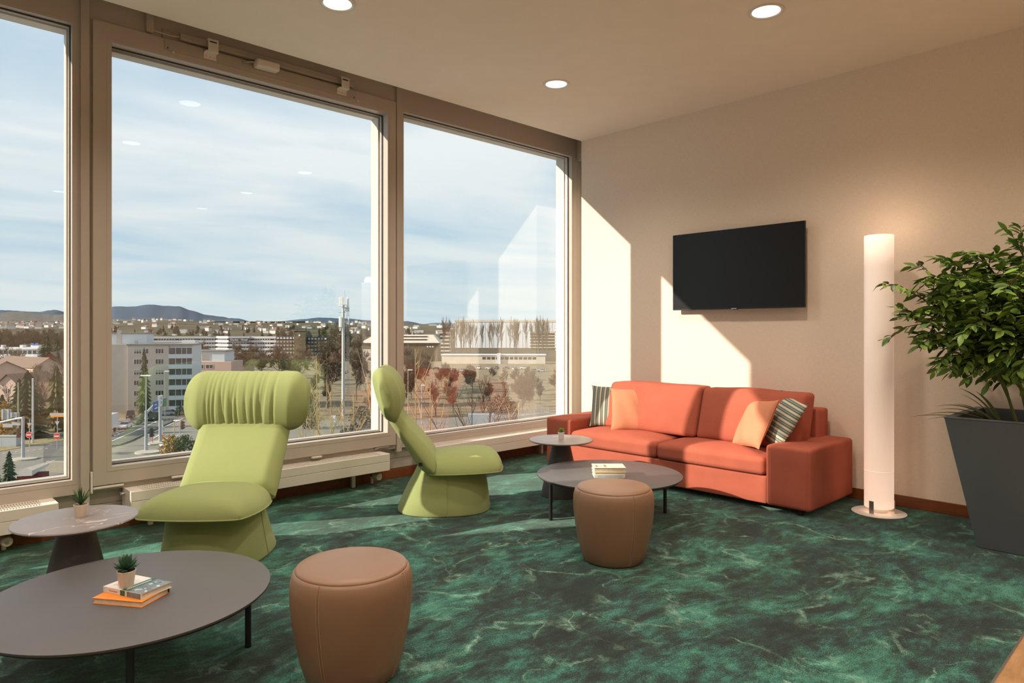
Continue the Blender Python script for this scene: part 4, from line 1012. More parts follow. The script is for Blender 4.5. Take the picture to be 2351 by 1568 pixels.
# named trees of the foreground
for (px, yt, yb, wd, k, l) in ((331, 797, 955, 0.70, 2, 'tall narrow conifer before the apartment block'), (64, 850, 1006, 1.7, 0, 'broad dark conifer behind the two tall poles'), (44, 868, 982, 1.7, 1, 'dark conifer beside the left tall pole'),
                               (88, 890, 964, 2.0, 1, 'low dark conifer behind the no entry sign'), (130, 838, 990, 1.4, 3, 'sunlit loose conifer beside the window post'), (118, 880, 936, 1.8, 0, 'low dark conifer under the sunlit one'),
                               (5, 905, 975, 2.0, 1, 'low dark conifer behind the sign gantry'), (21, 1034, 1126, 1.3, 0, 'small dark conifer beside the shed roof'), (-14, 1038, 1118, 1.3, 1, 'small dark conifer cut by the window edge beside the shed'),
                               (108, 768, 846, 2.2, 1, 'big dark conifer behind the red barn'), (131, 772, 848, 1.4, 2, 'dark conifer close behind the red barn roof'), (133, 806, 868, 1.5, 0, 'conifer before the red barn')):
    p, h = thick_at(px, yt, yb); conifer(p, h, wd, k, l)
for (px, yt, yb, wd, k, l) in ((20, 880, 962, 0.8, 3, 'bare tree before the pink house'), (90, 845, 975, 0.75, 0, 'spreading bare tree before the brown roof'), (84, 835, 915, 0.7, 1, 'bare tree behind the dark conifers'), (142, 822, 925, 0.8, 0, 'pale bare tree below the red barn'),
                               (40, 800, 872, 0.9, 0, 'bare tree before the long white school'), (8, 795, 870, 1.7, 1, 'bare tree at the end of the white school')):
    p, h = thick_at(px, yt, yb); bare(p, h, wd, k, l)
p, h = thick_at(752, 766, 938); bare(p, h, 0.80, 0, 'dense round bare tree behind the radio mast', proto=DENSE)
p, h = thick_at(818, 782, 920); bare(p, h, 0.50, 0, 'dense bare tree beside the radio mast', proto=DENSE)
for i, (px, yt, yb, wd) in enumerate(((880, 800, 900, 1.3), (950, 805, 905, 1.3), (975, 815, 900, 1.1), (465, 789, 850, 2.0), (560, 796, 865, 1.7), (600, 800, 870, 1.8), (640, 800, 875, 1.7), (690, 805, 885, 1.5), (530, 815, 880, 1.6))):
    p, h = thick_at(px, yt, yb); bare(p, h, wd*0.62, 0, 'bare tree between the hotel and the junction', 'bare trees between the hotel and the junction', DENSE)
for i, (px, yt, yb, wd, k) in enumerate(((1000, 870, 955, 0.9, 3), (1110, 862, 965, 0.9, 3), (1160, 868, 930, 0.8, 3), (1200, 862, 950, 1.3, 0), (1240, 870, 928, 0.8, 1), (1040, 880, 950, 1.2, 0), (700, 880, 955, 1.2, 0), (850, 880, 955, 1.3, 3), (905, 890, 960, 1.2, 0))):
    p, h = thick_at(px, yt, yb); bare(p, h, wd*(0.7 if k < 2 else 1), k, 'bare tree on the grass beyond the road', 'bare trees on the grass beyond the road', DENSE if k < 2 else None)
rn = random.Random(21)
def spread(n, fpx, fdep, rad, fn, tries=14):
    for i in range(n):
        for _ in range(tries):
            px, dep = fpx(), fdep(); p = gd(px, dep)
            if free(p, rad): p.z = terrain_z(dep, (px-CX)/FPX); fn(p, px, dep); break
spread(34, lambda: rn.uniform(1012, 1300), lambda: rn.uniform(540, 700), 5.0, lambda p, px, dep: bare(p, rn.uniform(23, 28), 0.62, 2, 'tall bare tree in the dense row before the pale hall', 'row of bare trees before the pale hall'))
def wood(where, grp, pc=0.33):
    def fn(p, px, dep):
        hh = rn.uniform(14, 21)
        if rn.random() < pc: conifer(p, hh, 1.1, rn.randint(0, 2), 'dark conifer in the wood ' + where, grp)
        else: bare(p, hh, 0.75, 0, 'bare tree in the wood ' + where, grp, DENSE)
    return fn
spread(70, lambda: rn.uniform(-60, 160), lambda: rn.uniform(500, 1150), 7.0, wood('behind the white school', 'trees in the wood behind the school'))
spread(80, lambda: rn.uniform(240, 860), lambda: rn.uniform(740, 1900), 8.0, wood('behind the hotel', 'trees in the wood behind the hotel', 0.3))
spread(40, lambda: rn.uniform(880, 1290), lambda: rn.uniform(900, 1700), 8.0, wood('beyond the cream roofed hall', 'trees in the wood beyond the hall', 0.1))
for i in range(46):     # thickets on the grass to the right
    px = rn.uniform(640, 1300); py = rn.uniform(868, 945); p = gp(px, py)
    if abs(px-788) < 26 or not free(p, 2.6): continue
    bare(p, rn.uniform(5, 8.5), 0.8, 0, 'low bare thicket tree on the brown grass', 'thicket trees on the brown grass', DENSE)
# far forest ridge left of the mullion
def ridge(name, pts, dep, mat, label, thick=0.3, jag=0.0, base=775, seed=1):
    rn = random.Random(seed); rows = [[], [], []]; n = len(pts); fine = []
    for (xa, ya), (xb, yb) in zip(pts, pts[1:]):
        k = max(2, int((xb-xa)/6))
        fine += [(xa+(xb-xa)*i/k, ya+(yb-ya)*(3*(i/k)**2-2*(i/k)**3)) for i in range(k)]
    fine.append(pts[-1])
    for x, y in fine:
        yj = y + rn.uniform(-jag, jag)
        for r, (yy, dd) in enumerate(((base, dep*(1-thick)), (y*0.45+base*0.55 + rn.uniform(-jag, jag), dep*(1-thick*0.45)), (yj, dep))):
            p = CC + (CF + CR*((x-CX)/FPX))*dd; rows[r].append((p.x, p.y, CAMH + (HY-yy)/FPX*dd))
    back = [(p[0]+CF.x*dep*0.2, p[1]+CF.y*dep*0.2, -60) for p in rows[2]]
    return struct(MB().loft(rows + [back], closed=False, cap=False).build(name, M[mat], None, True, 80), label, 'hill')
ridge('hill', [(-500, 730), (0, 712), (95, 716), (110, 712.5), (128, 711), (150, 718), (240, 712), (265, 703), (300, 704), (346, 699), (375, 702), (410, 703), (440, 713), (475, 723), (510, 727), (540, 735), (570, 741), (700, 748), (900, 752)], 12000, 'hazehill', 'long blue wooded hill on the horizon', 0.3, 0.35)
ridge('hill', [(470, 752), (500, 737), (530, 730), (548, 731), (575, 741), (640, 752)], 8000, 'hazehill', 'low wooded spur with buildings on its crest', 0.2, 0.4, seed=4)
ridge('hill', [(560, 755), (600, 744), (640, 738), (690, 733), (735, 729), (790, 731), (860, 736), (930, 737), (975, 744), (1010, 750), (1050, 755)], 9500, 'hazehill', 'wide wooded hill behind the radio mast', 0.3, 0.35, seed=2)
ridge('hill', [(900, 755), (960, 745), (1000, 741), (1060, 743), (1150, 742), (1300, 745), (1700, 740), (2300, 752)], 16000, 'hazehill2', 'faint blue hills at the horizon', 0.2, 0.3, seed=3)
ridge('hill', [(-600, 700), (0, 718), (30, 716), (55, 715.5), (80, 719), (110, 722), (150, 722), (200, 727), (260, 731), (330, 736), (400, 741), (520, 748), (700, 752)], 4300, 'forest', 'dark wooded rise above the white town', 0.12, 1.2, 738, 5)
ridge('hill', [(240, 757), (300, 747), (400, 745), (520, 747), (640, 749), (800, 752), (1000, 751), (1250, 752), (1500, 752)], 5200, 'forest', 'wooded rise behind the town', 0.15, 0.8, 762, 6)
# ------------------------------------------------------------------ far houses
HW_ = MB().box(-0.5, 0.5, -0.5, 0.5, 0, 1).mesh('walls', M['housew'])
HR_ = MB().add([(-0.54, -0.54, 1), (0.54, -0.54, 1), (0.54, 0.54, 1), (-0.54, 0.54, 1), (-0.54, 0, 1.5), (0.54, 0, 1.5)], [(0, 1, 5, 4), (2, 3, 4, 5), (0, 4, 3), (1, 2, 5)]).mesh('roof', M['roofb'])
HF_ = MB().box(-0.52, 0.52, -0.52, 0.52, 1, 1.05).mesh('roof', M['roofg'])
def house(px, dep, w, d_, h, lab, grp, gable=True):
    p = gd(px, dep)
    if not free(p, 0.75*max(w, d_)): return
    p.z = terrain_z(dep, (px-CX)/FPX) - 1
    t = empty('town_house', p, -ANG + rn.uniform(-0.6, 0.6), lab, 'house', grp); t.scale = (w, d_, h)
    link_mesh('walls', HW_, t); link_mesh('roof', HR_ if gable else HF_, t)
for i in range(95):
    house(rn.uniform(-20, 160), rn.uniform(2300, 3900), rn.uniform(12, 26), rn.uniform(10, 14), rn.uniform(7, 11), 'small white house of the town on the wooded slope', 'houses of the town on the slope', rn.random() < 0.5)
for i in range(160):
    house(rn.uniform(250, 900), rn.uniform(1700, 4300), rn.uniform(9, 22), rn.uniform(9, 13), rn.uniform(6, 11), 'small white house of the town behind the hotel', 'houses of the town behind the hotel', rn.random() < 0.5)
for i in range(30):
    house(rn.uniform(880, 1060), rn.uniform(1600, 3200), rn.uniform(16, 36), rn.uniform(12, 18), rn.uniform(7, 11), 'small pale building beyond the cream roofed hall', 'far buildings beyond the hall', False)
# ------------------------------------------------------------------ buildings
def bldg(name, px, py, yaw, label, cat='building', dep=None):
    p = gp(px, py) if dep is None else gd(px, dep)
    return empty(name, p, -ANG + R(yaw), label, cat)
def bx(t, n, m, *a, p=None): return MB().box(*a).build(n, M[m], p or t)
def win(t, x0, x1, z0, z1, y=-0.02, nx=2, shut=0):
    f = MB().box(x0, x1, y, y+0.1, z0, z1).build('window', M['winglass'], t)
    g = MB()
    g.ring((x0, x1, z0, z1), (x0+0.12, x1-0.12, z0+0.12, z1-0.12), y-0.06, y+0.02); g.build('frame', M['wframe'], f)
    for i in range(1, nx):
        xx = x0+(x1-x0)*i/nx; MB().box(xx-0.06, xx+0.06, y-0.05, y+0.02, z0+0.1, z1-0.1).build('bar', M['wframe'], f)
    if shut: MB().box(x0+0.1, x1-0.1, y-0.04, y+0.0, z1-(z1-z0)*shut, z1-0.1).build('shutter', M['shutter'], f)
    return f
# apartment block
A = bldg('apartment_block', 294, 948, 16, 'six storey pale apartment block with corner balconies')
bx(A, 'front_wing', 'render', 0, 9.6, 0, 16, 0, 17.6); bx(A, 'side_wing', 'render', -12, 0.6, 0.8, 16.5, 0, 17.9)
bx(A, 'balcony_bay', 'bluewhite', 9.6, 15.4, 0.6, 15, 0, 17.6); bx(A, 'roof', 'roofg', -0.3, 15.7, -0.3, 16.3, 17.6, 17.95)
bx(A, 'penthouse', 'bluewhite', -10, 3.6, 3.5, 12, 17.9, 20.6); bx(A, 'penthouse_roof', 'roofg', -10.2, 3.8, 3.3, 12.2, 20.6, 20.9)
bx(A, 'chimney', 'render', -3.4, -2.4, 3.2, 4.2, 17.9, 21.6); bx(A, 'vent', 'galv', 1.2, 1.8, 1.5, 2.1, 17.9, 18.9)
for r_ in range(6):
    z = 1.55 + r_*2.76
    win(A, 1.3, 3.2, z, z+1.45, nx=3, shut=(0.55 if r_ in (3, 5) else 0)); win(A, 6.4, 8.5, z, z+1.45, nx=3, shut=(0.6 if r_ in (0, 3) else 0)); win(A, 4.0, 4.9, z, z+1.45, nx=1)
    bal = MB().box(9.7, 15.3, 0.52, 0.7, z-0.1, z+1.5).build('loggia', M['winglass'], A)
    MB().box(9.55, 15.5, 0.0, 0.62, z-1.25, z-0.12).build('parapet', M['bluewhite'], bal)
    for q in (9.6, 11.2, 12.7, 13.9, 15.25): MB().box(q-0.07, q+0.07, 0.45, 0.6, z-0.1, z+1.5).build('bar', M['wframe'], bal)
# hotel: banded slab with a projecting sign wing
Hh = bldg('hotel', 353, 800, 0, 'long white banded hotel with dark window strips', dep=560)
def banded(x0, x1, y0a, y0b, zt, p=Hh):
    # facade running from (x0,y0a) to (x1,y0b)
    L = math.hypot(x1-x0, y0b-y0a); a = math.atan2(y0b-y0a, x1-x0); m = Matrix.Translation((x0, y0a, 0)) @ Matrix.Rotation(a, 4, 'Z')
    MB().box(0, L, 0.25, 14, 0, zt, m).build('core', M['hdark'], p)
    for k in range(5):
        z1 = zt - k*3.25
        MB().box(-0.1, L+0.1, 0, 14.1, z1-1.75, z1, m).build('white_band', M['hwhite'], p)
        g = MB(); q = 0.8
        while q < L-1.6:
            if int(q*7) % 5: g.box(q, q+1.1, 0.12, 0.3, z1-3.0, z1-1.95, m)
            q += 2.05
        tag(g.build('panes', M['shutter'], p), kind='stuff')
banded(0, 47, 0, 9, 16.2); banded(47, 62, 9, -2, 16.4); banded(62, 78, -2, 1, 16.4); banded(78, 99, 4, 4, 16.2)
bx(Hh, 'roof_hedge', 'bushg', 2, 46, 8, 14, 16.2, 16.9)
for (a, c, z) in ((10, 13, 18), (40, 42, 17.6), (33, 34, 18)): bx(Hh, 'roof_unit', 'hwhite', a, c, 10, 13, 16.2, z)
m = Matrix.Translation((62, -2, 0)) @ Matrix.Rotation(math.atan2(3, 16), 4, 'Z')
MB().box(0.6, 16.0, -0.25, 0.05, 12.1, 14.7, m).build('sign_board', M['hdark'], Hh)
cu = bpy.data.curves.new('sign_text', 'FONT'); cu.body = 'Dorint · Hotel'; cu.size = 2.3; cu.extrude = 0.05; cu.align_x = 'CENTER'; cu.align_y = 'CENTER'; cu.offset = 0.03
tmp = bpy.data.objects.new('sign_text', cu); COL.objects.link(tmp); dg = bpy.context.evaluated_depsgraph_get()
me = bpy.data.meshes.new_from_object(tmp.evaluated_get(dg)); bpy.data.objects.remove(tmp); me.materials.clear(); me.materials.append(M['hsign'])
so_ = link_mesh('sign_text', me, Hh); so_.matrix_local = m @ Matrix.Translation((8.3, -0.32, 13.4)) @ Matrix.Rotation(R(90), 4, 'X')
# brown slab with tower
B = bldg('office_block', 628, 800, 0, 'brown clad office slab with a square stair tower', dep=555)
bx(B, 'left_wing', 'brownb', 0, 17, 6, 18, 0, 16.2); bx(B, 'tower', 'brownb', 16, 25.5, 2, 14, 0, 20.8); bx(B, 'right_wing', 'brownb', 25.5, 43, 6, 18, 0, 15.6)
bx(B, 'tower_cap', 'hdark', 15.8, 25.7, 1.8, 14.2, 20.2, 20.8)
for (x0, x1, zt) in ((0, 17, 16.2), (25.5, 43, 15.6)):
    bx(B, 'roof_band', 'hdark', x0, x1, 5.7, 6.2, zt-2.4, zt-0.1)
    for k in range(5):
        z = zt - 2.0 - k*3.0
        for j in range(6):
            xx = x0+0.8+j*(x1-x0-1.2)/6; MB().box(xx, xx+1.7, 5.55, 6.1, z, z+1.3).build('window', M['shutter'] if k else M['bluewhite'], B)
for z in (5, 9, 12.5): bx(B, 'tower_window', 'winglass', 20.0, 21.0, 1.9, 2.1, z, z+1)
MB().tube([(20.5, 1.95, 17.2), (20.5, 1.75, 17.2)], 0.8, 16).build('clock', M['signw'], B)
# pink terraced building
Pk = bldg('terraced_building', 416, 0, 6, 'pink and white terraced building behind the apartment block', dep=235)
bx(Pk, 'body', 'pinkb', -2, 16.6, 0, 14, 0, 10.6); bx(Pk, 'upper_storey', 'bluewhite', -2, 13.8, 1.8, 13, 10.6, 14.2); bx(Pk, 'roof', 'roofg', -2.4, 14.4, 1.4, 13.4, 14.2, 14.5)
bx(Pk, 'stair_head', 'bluewhite', -2, 2.5, 6, 10, 14.5, 18.0)
for z in (2.2, 5.2, 8.2):
    bx(Pk, 'balcony_wall', 'pinkb', -2, 11.5, -1.3, -1.1, z-1.5, z-0.5)
    for j in range(4): win(Pk, -1.2+3.1*j, 1.3+3.1*j, z, z+1.5, nx=2)
for j in range(3): win(Pk, -1.0+3.6*j, 1.9+3.6*j, 11.0, 13.4, y=1.78, nx=1, shut=0.9)
Rw = bldg('row_building', 482, 0, 0, 'long dusky pink block below the hotel', dep=330)
bx(Rw, 'body', 'duskpink', 0, 17, 0, 12, 0, 10.2); bx(Rw, 'roof', 'roofg', -0.3, 17.3, -0.3, 12.3, 10.2, 10.6)
for k in range(3):
    for j in range(6): MB().box(1+j*2.6, 2.1+j*2.6, -0.06, 0.05, 1.5+k*3, 2.8+k*3).build('window', M['shutter'], Rw)
# cream roofed hall
Hl = bldg('hall', 826, 0, 0, 'cream roofed hall with sloping ends and brown walls', dep=470)
MB().add([(0, 0, 12.6), (55, 0, 12.6), (55, 22, 12.6), (0, 22, 12.6), (9, 5, 18.2), (50, 5, 18.2), (50, 17, 18.2), (9, 17, 18.2)], [(0, 1, 5, 4), (1, 2, 6, 5), (2, 3, 7, 6), (3, 0, 4, 7), (4, 5, 6, 7)]).build('roof', M['creamroof'], Hl)
bx(Hl, 'roof_window_band', 'hdark', 10, 46, 1.5, 3.0, 14.3, 15.2); bx(Hl, 'roof_window_band', 'hdark', 10, 46, 3.2, 4.6, 16.6, 17.3)
bx(Hl, 'walls', 'brownb', 1.5, 53.5, 1.5, 21, 0, 12.6); bx(Hl, 'lower_wing', 'creamroof', -3, 12, -6, 2, 0, 8.2); bx(Hl, 'red_panel', 'redwood', 9, 17, 1.3, 1.6, 9, 12.2)
for j in range(3): bx(Hl, 'wall_light', 'hsign', 46+j*1.8, 47+j*1.8, 1.38, 1.5, 9.6, 10.4)
# pale hall far behind the tree row
Gh = bldg('pale_hall', 1045, 0, -4, 'huge pale green-white hall behind the row of bare trees', dep=820)
bx(Gh, 'body', 'bluewhite', 0, 124, 0, 40, 0, 33); bx(Gh, 'roof_edge', 'creamroof', -0.5, 124.5, -0.5, 40, 31, 33.4)
for k in range(24): MB().box(5*k-0.12+1, 5*k+0.12+1, -0.2, 0.05, 0, 31).build('panel_joint', M['wframe'], Gh)
Lw = bldg('low_pavilion', 1014, 0, -2, 'long low white pavilion with a strip of small windows', dep=435)
bx(Lw, 'body', 'creamroof', 0, 66, 0, 10, 0, 5.4); bx(Lw, 'roof', 'hwhite', -0.5, 66.5, -0.5, 10.5, 5.4, 6.0)
for j in range(12): MB().box(26+j*2.9, 28.2+j*2.9, -0.08, 0.05, 2.8, 4.4).build('window', M['winglass'], Lw)
bx(Lw, 'porch', 'hwhite', 35.4, 37.6, -1.5, 0.2, 0, 6.8)
Ob = bldg('office_pavilion', 1218, 0, 0, 'flat roofed office with pale floor bands among the trees', dep=730)
bx(Ob, 'body', 'brownb', 0, 26, 0, 16, 0, 18); bx(Ob, 'roof', 'creamroof', -1, 27, -1, 17, 18, 20)
for k in range(5): bx(Ob, 'floor_band', 'creamroof', -0.2, 26.2, -0.2, 16, 2.2+k*3.2, 3.2+k*3.2)
To = bldg('tower_block', 1278, 0, 0, 'tall block with a grid of pale floors at the window edge', dep=700)
bx(To, 'body', 'winglass', 0, 22, 0, 16, 0, 31)
for k in range(9): bx(To, 'floor_band', 'hwhite', -0.2, 22.2, -0.25, 16, k*3.4, k*3.4+1.3)
for k in range(6): bx(To, 'pier', 'hwhite', k*4.3, k*4.3+0.7, -0.3, 0.1, 0, 31)
Sm = bldg('parking_tower', 1011, 0, 0, 'small banded block with a red rooftop beacon', dep=640)
bx(Sm, 'body', 'hdark', 0, 9, 0, 9, 0, 19)
for k in range(6): bx(Sm, 'floor_band', 'creamroof', -0.2, 9.2, -0.2, 9.2, k*3.4+1.2, k*3.4+2.6)
bx(Sm, 'beacon', 'signred', 4, 6, 3, 5, 19, 21.5)
# white school, red barn, brown roofs, pink house on the left
Sc = bldg('school', -60, 0, 0, 'long white school with window strips and roof units', dep=430)
bx(Sc, 'body', 'bluewhite', 0, 40, 0, 14, 0, 9.4); bx(Sc, 'roof', 'hwhite', -0.6, 40.6, -0.6, 14.6, 9.4, 10.4); bx(Sc, 'lower_body', 'creamroof', -8, 38, -10, 0, 0, 4.6)
for j in range(13): MB().box(1+j*3.0, 3.3+j*3.0, -0.1, 0.05, 6.4, 8.6).build('window', M['winglass'], Sc)
for (a, c) in ((8, 9.5), (14, 15), (26, 28), (33, 38)): bx(Sc, 'roof_unit', 'hwhite', a, c, 4, 7, 10.4, 12.0)
for a in (33.2, 36.0): bx(Sc, 'solar_panel', 'signblue', a, a+2.0, 3.6, 3.9, 12.0, 13.2)
Bn = bldg('barn', 90, 0, 20, 'dark red wooden barn with a brown gable roof', dep=330)
MB().add([(0, 0, 0), (9, 0, 0), (9, 18, 0), (0, 18, 0), (0, 0, 6.5), (9, 0, 6.5), (9, 18, 6.5), (0, 18, 6.5), (4.5, 0, 10.6), (4.5, 18, 10.6)], [(0, 1, 5, 8, 4), (1, 2, 6, 5), (2, 3, 7, 9, 6), (3, 0, 4, 7)]).build('walls', M['redwood'], Bn)
MB().add([(-0.8, -0.7, 5.9), (4.5, -0.7, 10.9), (9.8, -0.7, 5.9), (-0.8, 18.7, 5.9), (4.5, 18.7, 10.9), (9.8, 18.7, 5.9)], [(0, 1, 4, 3), (1, 2, 5, 4)]).build('roof', M['roofb'], Bn)
bx(Bn, 'hatch', 'hdark', 3.6, 5.4, -0.06, 0.05, 5.0, 7.5)
def gable(name, px, dep, w, d_, h, rh, yaw, label, wm, rm, windows=()):
    t = bldg(name, px, 0, yaw, label, 'house', dep)
    MB().add([(0, 0, 0), (w, 0, 0), (w, d_, 0), (0, d_, 0), (0, 0, h), (w, 0, h), (w, d_, h), (0, d_, h), (w/2, 0, h+rh), (w/2, d_, h+rh)], [(0, 1, 5, 8, 4), (1, 2, 6, 5), (2, 3, 7, 9, 6), (3, 0, 4, 7)]).build('walls', M[wm], t)
    k = rh/(w/2)*0.6; MB().add([(-0.6, -0.6, h-k), (w/2, -0.6, h+rh+0.15), (w+0.6, -0.6, h-k), (-0.6, d_+0.6, h-k), (w/2, d_+0.6, h+rh+0.15), (w+0.6, d_+0.6, h-k)], [(0, 1, 4, 3), (1, 2, 5, 4)]).build('roof', M[rm], t)
    for (x, z) in windows: win(t, x, x+1.1, z, z+1.4, nx=2)
    return t
gable('house', 0, 172, 4.4, 12, 8.6, 1.8, -6, 'pink gabled house behind the yellow shrubs', 'pinkb', 'roofb', ((1.6, 5.6), (1.6, 2.4)))
gable('house', -40, 215, 13, 24, 8.2, 3.2, 62, 'long brown roofed house behind the pink gable', 'pinkb', 'roofb')
gable('house', 78, 250, 10, 34, 8.0, 3.2, 58, 'brown roofed house below the red barn', 'pinkb', 'roofb', ((2, 4), (5, 4)))
# shed, fence and wall at the junction
Sh = bldg('shed', 58, 1109, 12, 'low shed with a sloping gravel roof beside the small conifers'); Sh.scale = (0.6, 0.6, 0.75)
MB().add([(-2, 0, 2.2), (1.6, -0.4, 2.3), (5.2, -0.2, 3.6), (4.6, 4.6, 3.6), (-2, 4.8, 2.2)], [(0, 1, 2, 3, 4)]).build('roof', M['roofg'], Sh)
MB().add([(-2, -0.02, 1.3), (1.6, -0.42, 1.4), (5.2, -0.22, 3.35), (5.2, -0.22, 3.65), (1.6, -0.42, 2.35), (-2, -0.02, 2.25)], [(0, 1, 4, 5), (1, 2, 3, 4)]).build('fascia', M['wframe'], Sh)
bx(Sh, 'wall', 'redwood', -2, 3.4, 0.5, 4, -0.6, 1.5)
tag(MB().cbox((0, 0, 0.9), (4.4, 0.3, 1.8)).build('garden_wall', M['kerb'], None, loc=gp(140, 1086), rot=(0, 0, -ANG)), 'low concrete wall beside the shed', 'wall')
def railing(name, a, b_, hgt, n, label, mat='galv'):
    pa, pb = a, b_; t = empty(name, pa, 0, label, 'fence'); d = pb-pa
    for z in (0.15, hgt): MB().tube([(0, 0, z), (d.x, d.y, z)], 0.04, 5).build('rail', M[mat], t)
    m = MB()
    for i in range(n+1): q = d*(i/n); m.box(q.x-0.025, q.x+0.025, q.y-0.025, q.y+0.025, 0, hgt)
    tag(m.build('bars', M[mat], t), kind='stuff'); return t
railing('fence', gp(-20, 1136), gp(146, 1103), 1.0, 60, 'grey bar fence in front of the shed'); railing('fence', gp(778, 980), gp(905, 972), 1.9, 44, 'grey bar fence beyond the parked dark car'); railing('fence', gp(1080, 970), gp(1260, 950), 1.9, 50, 'grey bar fence beside the utility box')
railing('guard_rail', gp(366, 973), gp(425, 962), 0.9, 7, 'grey guard rail along the side street')
tag(MB().cbox((0, 0, 1.1), (6.0, 2.4, 2.2)).build('utility_box', M['container'], None, loc=gp(1105, 972), rot=(0, 0, -ANG)), 'pale grey utility cabin beyond the road', 'cabin')
tag(MB().cbox((0, 0, 1.3), (1.1, 0.5, 2.6)).build('info_column', M['signw'], None, loc=gp(765, 981), rot=(0, 0, -ANG)), 'small white information column by the bar fence', 'sign')
for (px, py, w, l) in ((9, 1026, 5.4, 'wide blue-grey roadside cabinet on the grass strip'),):
    c = empty('cabinet', gp(px, py), -ANG, l, 'cabinet'); MB().box(-w/2, 0, -0.6, 0.6, 0, 2.0).build('door', M['container'], c); MB().box(0.03, w/2, -0.6, 0.6, 0, 2.0).build('door', M['container'], c); MB().box(-w/2-0.1, w/2+0.1, -0.7, 0.7, 2.0, 2.12).build('lid', M['galv'], c)
# ------------------------------------------------------------------ street furniture
def pole_at(px, yb): p = gp(px, yb); return p, (p-CC).dot(CF)
def pole(name, px, yt, yb, r, label, mat='galv', cat='pole', group=None):
    p, dep = pole_at(px, yb); h = (yb-yt)/FPX*dep; t = empty(name, p, -ANG, label, cat, group)
    MB().tube([(0, 0, 0), (0, 0, h)], [r, r*0.75], 8).build('post', M[mat], t, True); return t, h, dep/FPX
pole('flag_pole', 75.5, 868, 1018, 0.20, 'tall white pole behind the no entry sign', 'mast'); pole('flag_pole', 42, 878, 1024, 0.13, 'thin tall pole beside the sign gantry', 'pole')
for px, yt, yb, l in ((68, 963, 1027, 'red no entry sign with a yellow lamp before the dark conifers'), (132, 944, 1032, 'red no entry sign with direction boards beside the window post')):
    t, h, s = pole('road_sign', px, yt, yb, 0.09, l, 'galv', 'road sign')
    yc = 998 if px < 100 else 1001; z = (yb-yc)*s; r = 7.4*s
    d = MB().tube([(0, -0.14, z), (0, -0.18, z)], r, 28).build('disc', M['signw'], t); MB().tube([(0, -0.18, z), (0, -0.20, z)], r*0.93, 28).build('red_field', M['signred'], d); MB().box(-r*0.72, r*0.72, -0.215, -0.20, z-r*0.17, z+r*0.17).build('bar', M['signw'], d)
    tz = z + 22*s if px < 100 else z + 29*s
    MB().add([(-5*s, -0.1, tz+10*s-5*s), (5*s, -0.1, tz+5*s), (0, -0.1, tz-6*s), (-5*s, -0.05, tz+5*s), (5*s, -0.05, tz+5*s), (0, -0.05, tz-6*s)], [(0, 2, 1), (3, 4, 5), (0, 1, 4, 3), (1, 2, 5, 4), (2, 0, 3, 5)]).build('triangle_sign', M['signg'], t)
    if px < 100: MB().tube([(0, -0.1, z+16*s), (0, -0.1, z+21*s)], 1.8*s, 10).build('warning_lamp', M['sorange'], t)
    else:
        MB().box(-17*s, 24*s, -0.1, -0.02, z+48*s, z+53*s).build('direction_board', M['signg'], t); MB().box(-15*s, 24*s, -0.12, -0.04, z+44*s, z+48*s).build('orange_board', M['sorange'], t)
# sign gantry, far left
t, h, s = pole('sign_gantry', 53, 957, 1054, 0.28, 'grey gantry arm carrying sign boards seen from behind', 'galv', 'sign gantry')
ab = MB().tube([(0, 0, h-0.15), (-1.4, 0.4, h-0.35), (-4.4, 1.4, h-1.0), (-9, 3, h-1.9)], 0.16, 8).build('arm', M['galv'], t)
for (a, c, z0, z1, yy) in ((-2.6, -1.1, h-0.2, h+0.66, 0.6), (-4.4, -2.75, h-0.6, h+1.15, 1.0)):
    bb = MB().box(a, c, yy, yy+0.12, z0, z1).build('sign_board', M['signg'], t); MB().box(a+0.3, a+0.42, yy-0.15, yy, z0, z1).build('brace', M['galv'], bb); MB().box(c-0.42, c-0.3, yy-0.15, yy, z0, z1).build('brace', M['galv'], bb)
    MB().box(a, c, yy+0.3, yy+0.4, z0-1.35, z0-0.72).build('sign_board', M['signg'], t)
def signal(t, x, y, z, s=1.0):
    b_ = MB().rbox(x-0.22, x+0.22, y-0.2, y+0.2, z, z+1.6, 0.05, 1, 1).build('signal_head', M['blackcar'] if 'blackcar' in M else M['carblack'], t)
    for k in range(3): MB().tube([(x+0.22, y, z+0.3+k*0.5), (x+0.50, y, z+0.34+k*0.5)], 0.17, 8).build('visor', M['carblack'], b_)
signal(t, -0.8, 0, 3.6)
t, h, s = pole('sign_gantry', 335.5, 943, 1037, 0.30, 'tall grey gantry post with blue and white direction signs', 'galv', 'sign gantry')
p2 = gp(368, 1017.5); q = Matrix.Rotation(ANG, 4, 'Z') @ (p2 - t.location)
MB().tube([(q.x, q.y, 0), (q.x, q.y, h+1.0)], 0.30, 8).build('second_post', M['galv'], t, True)
MB().tube([(0, 0, h-0.4), (q.x*0.5, q.y*0.5, h+0.4), (q.x, q.y, h+0.5)], 0.25, 6).build('beam', M['galv'], t)
def board(f0, f1, z0, z1, m):
    a, c = Vector((q.x*f0, q.y*f0, 0)), Vector((q.x*f1, q.y*f1, 0)); d = (c-a).normalized(); n = Vector((d.y, -d.x, 0))*0.35
    return MB().add([(a+n)+Vector((0, 0, z0)), (c+n)+Vector((0, 0, z0)), (c+n)+Vector((0, 0, z1)), (a+n)+Vector((0, 0, z1)), (a+n*1.4)+Vector((0, 0, z0)), (c+n*1.4)+Vector((0, 0, z0)), (c+n*1.4)+Vector((0, 0, z1)), (a+n*1.4)+Vector((0, 0, z1))], [(0, 1, 2, 3), (7, 6, 5, 4), (0, 4, 5, 1), (1, 5, 6, 2), (2, 6, 7, 3), (3, 7, 4, 0)]).build('direction_sign', M[m], t)
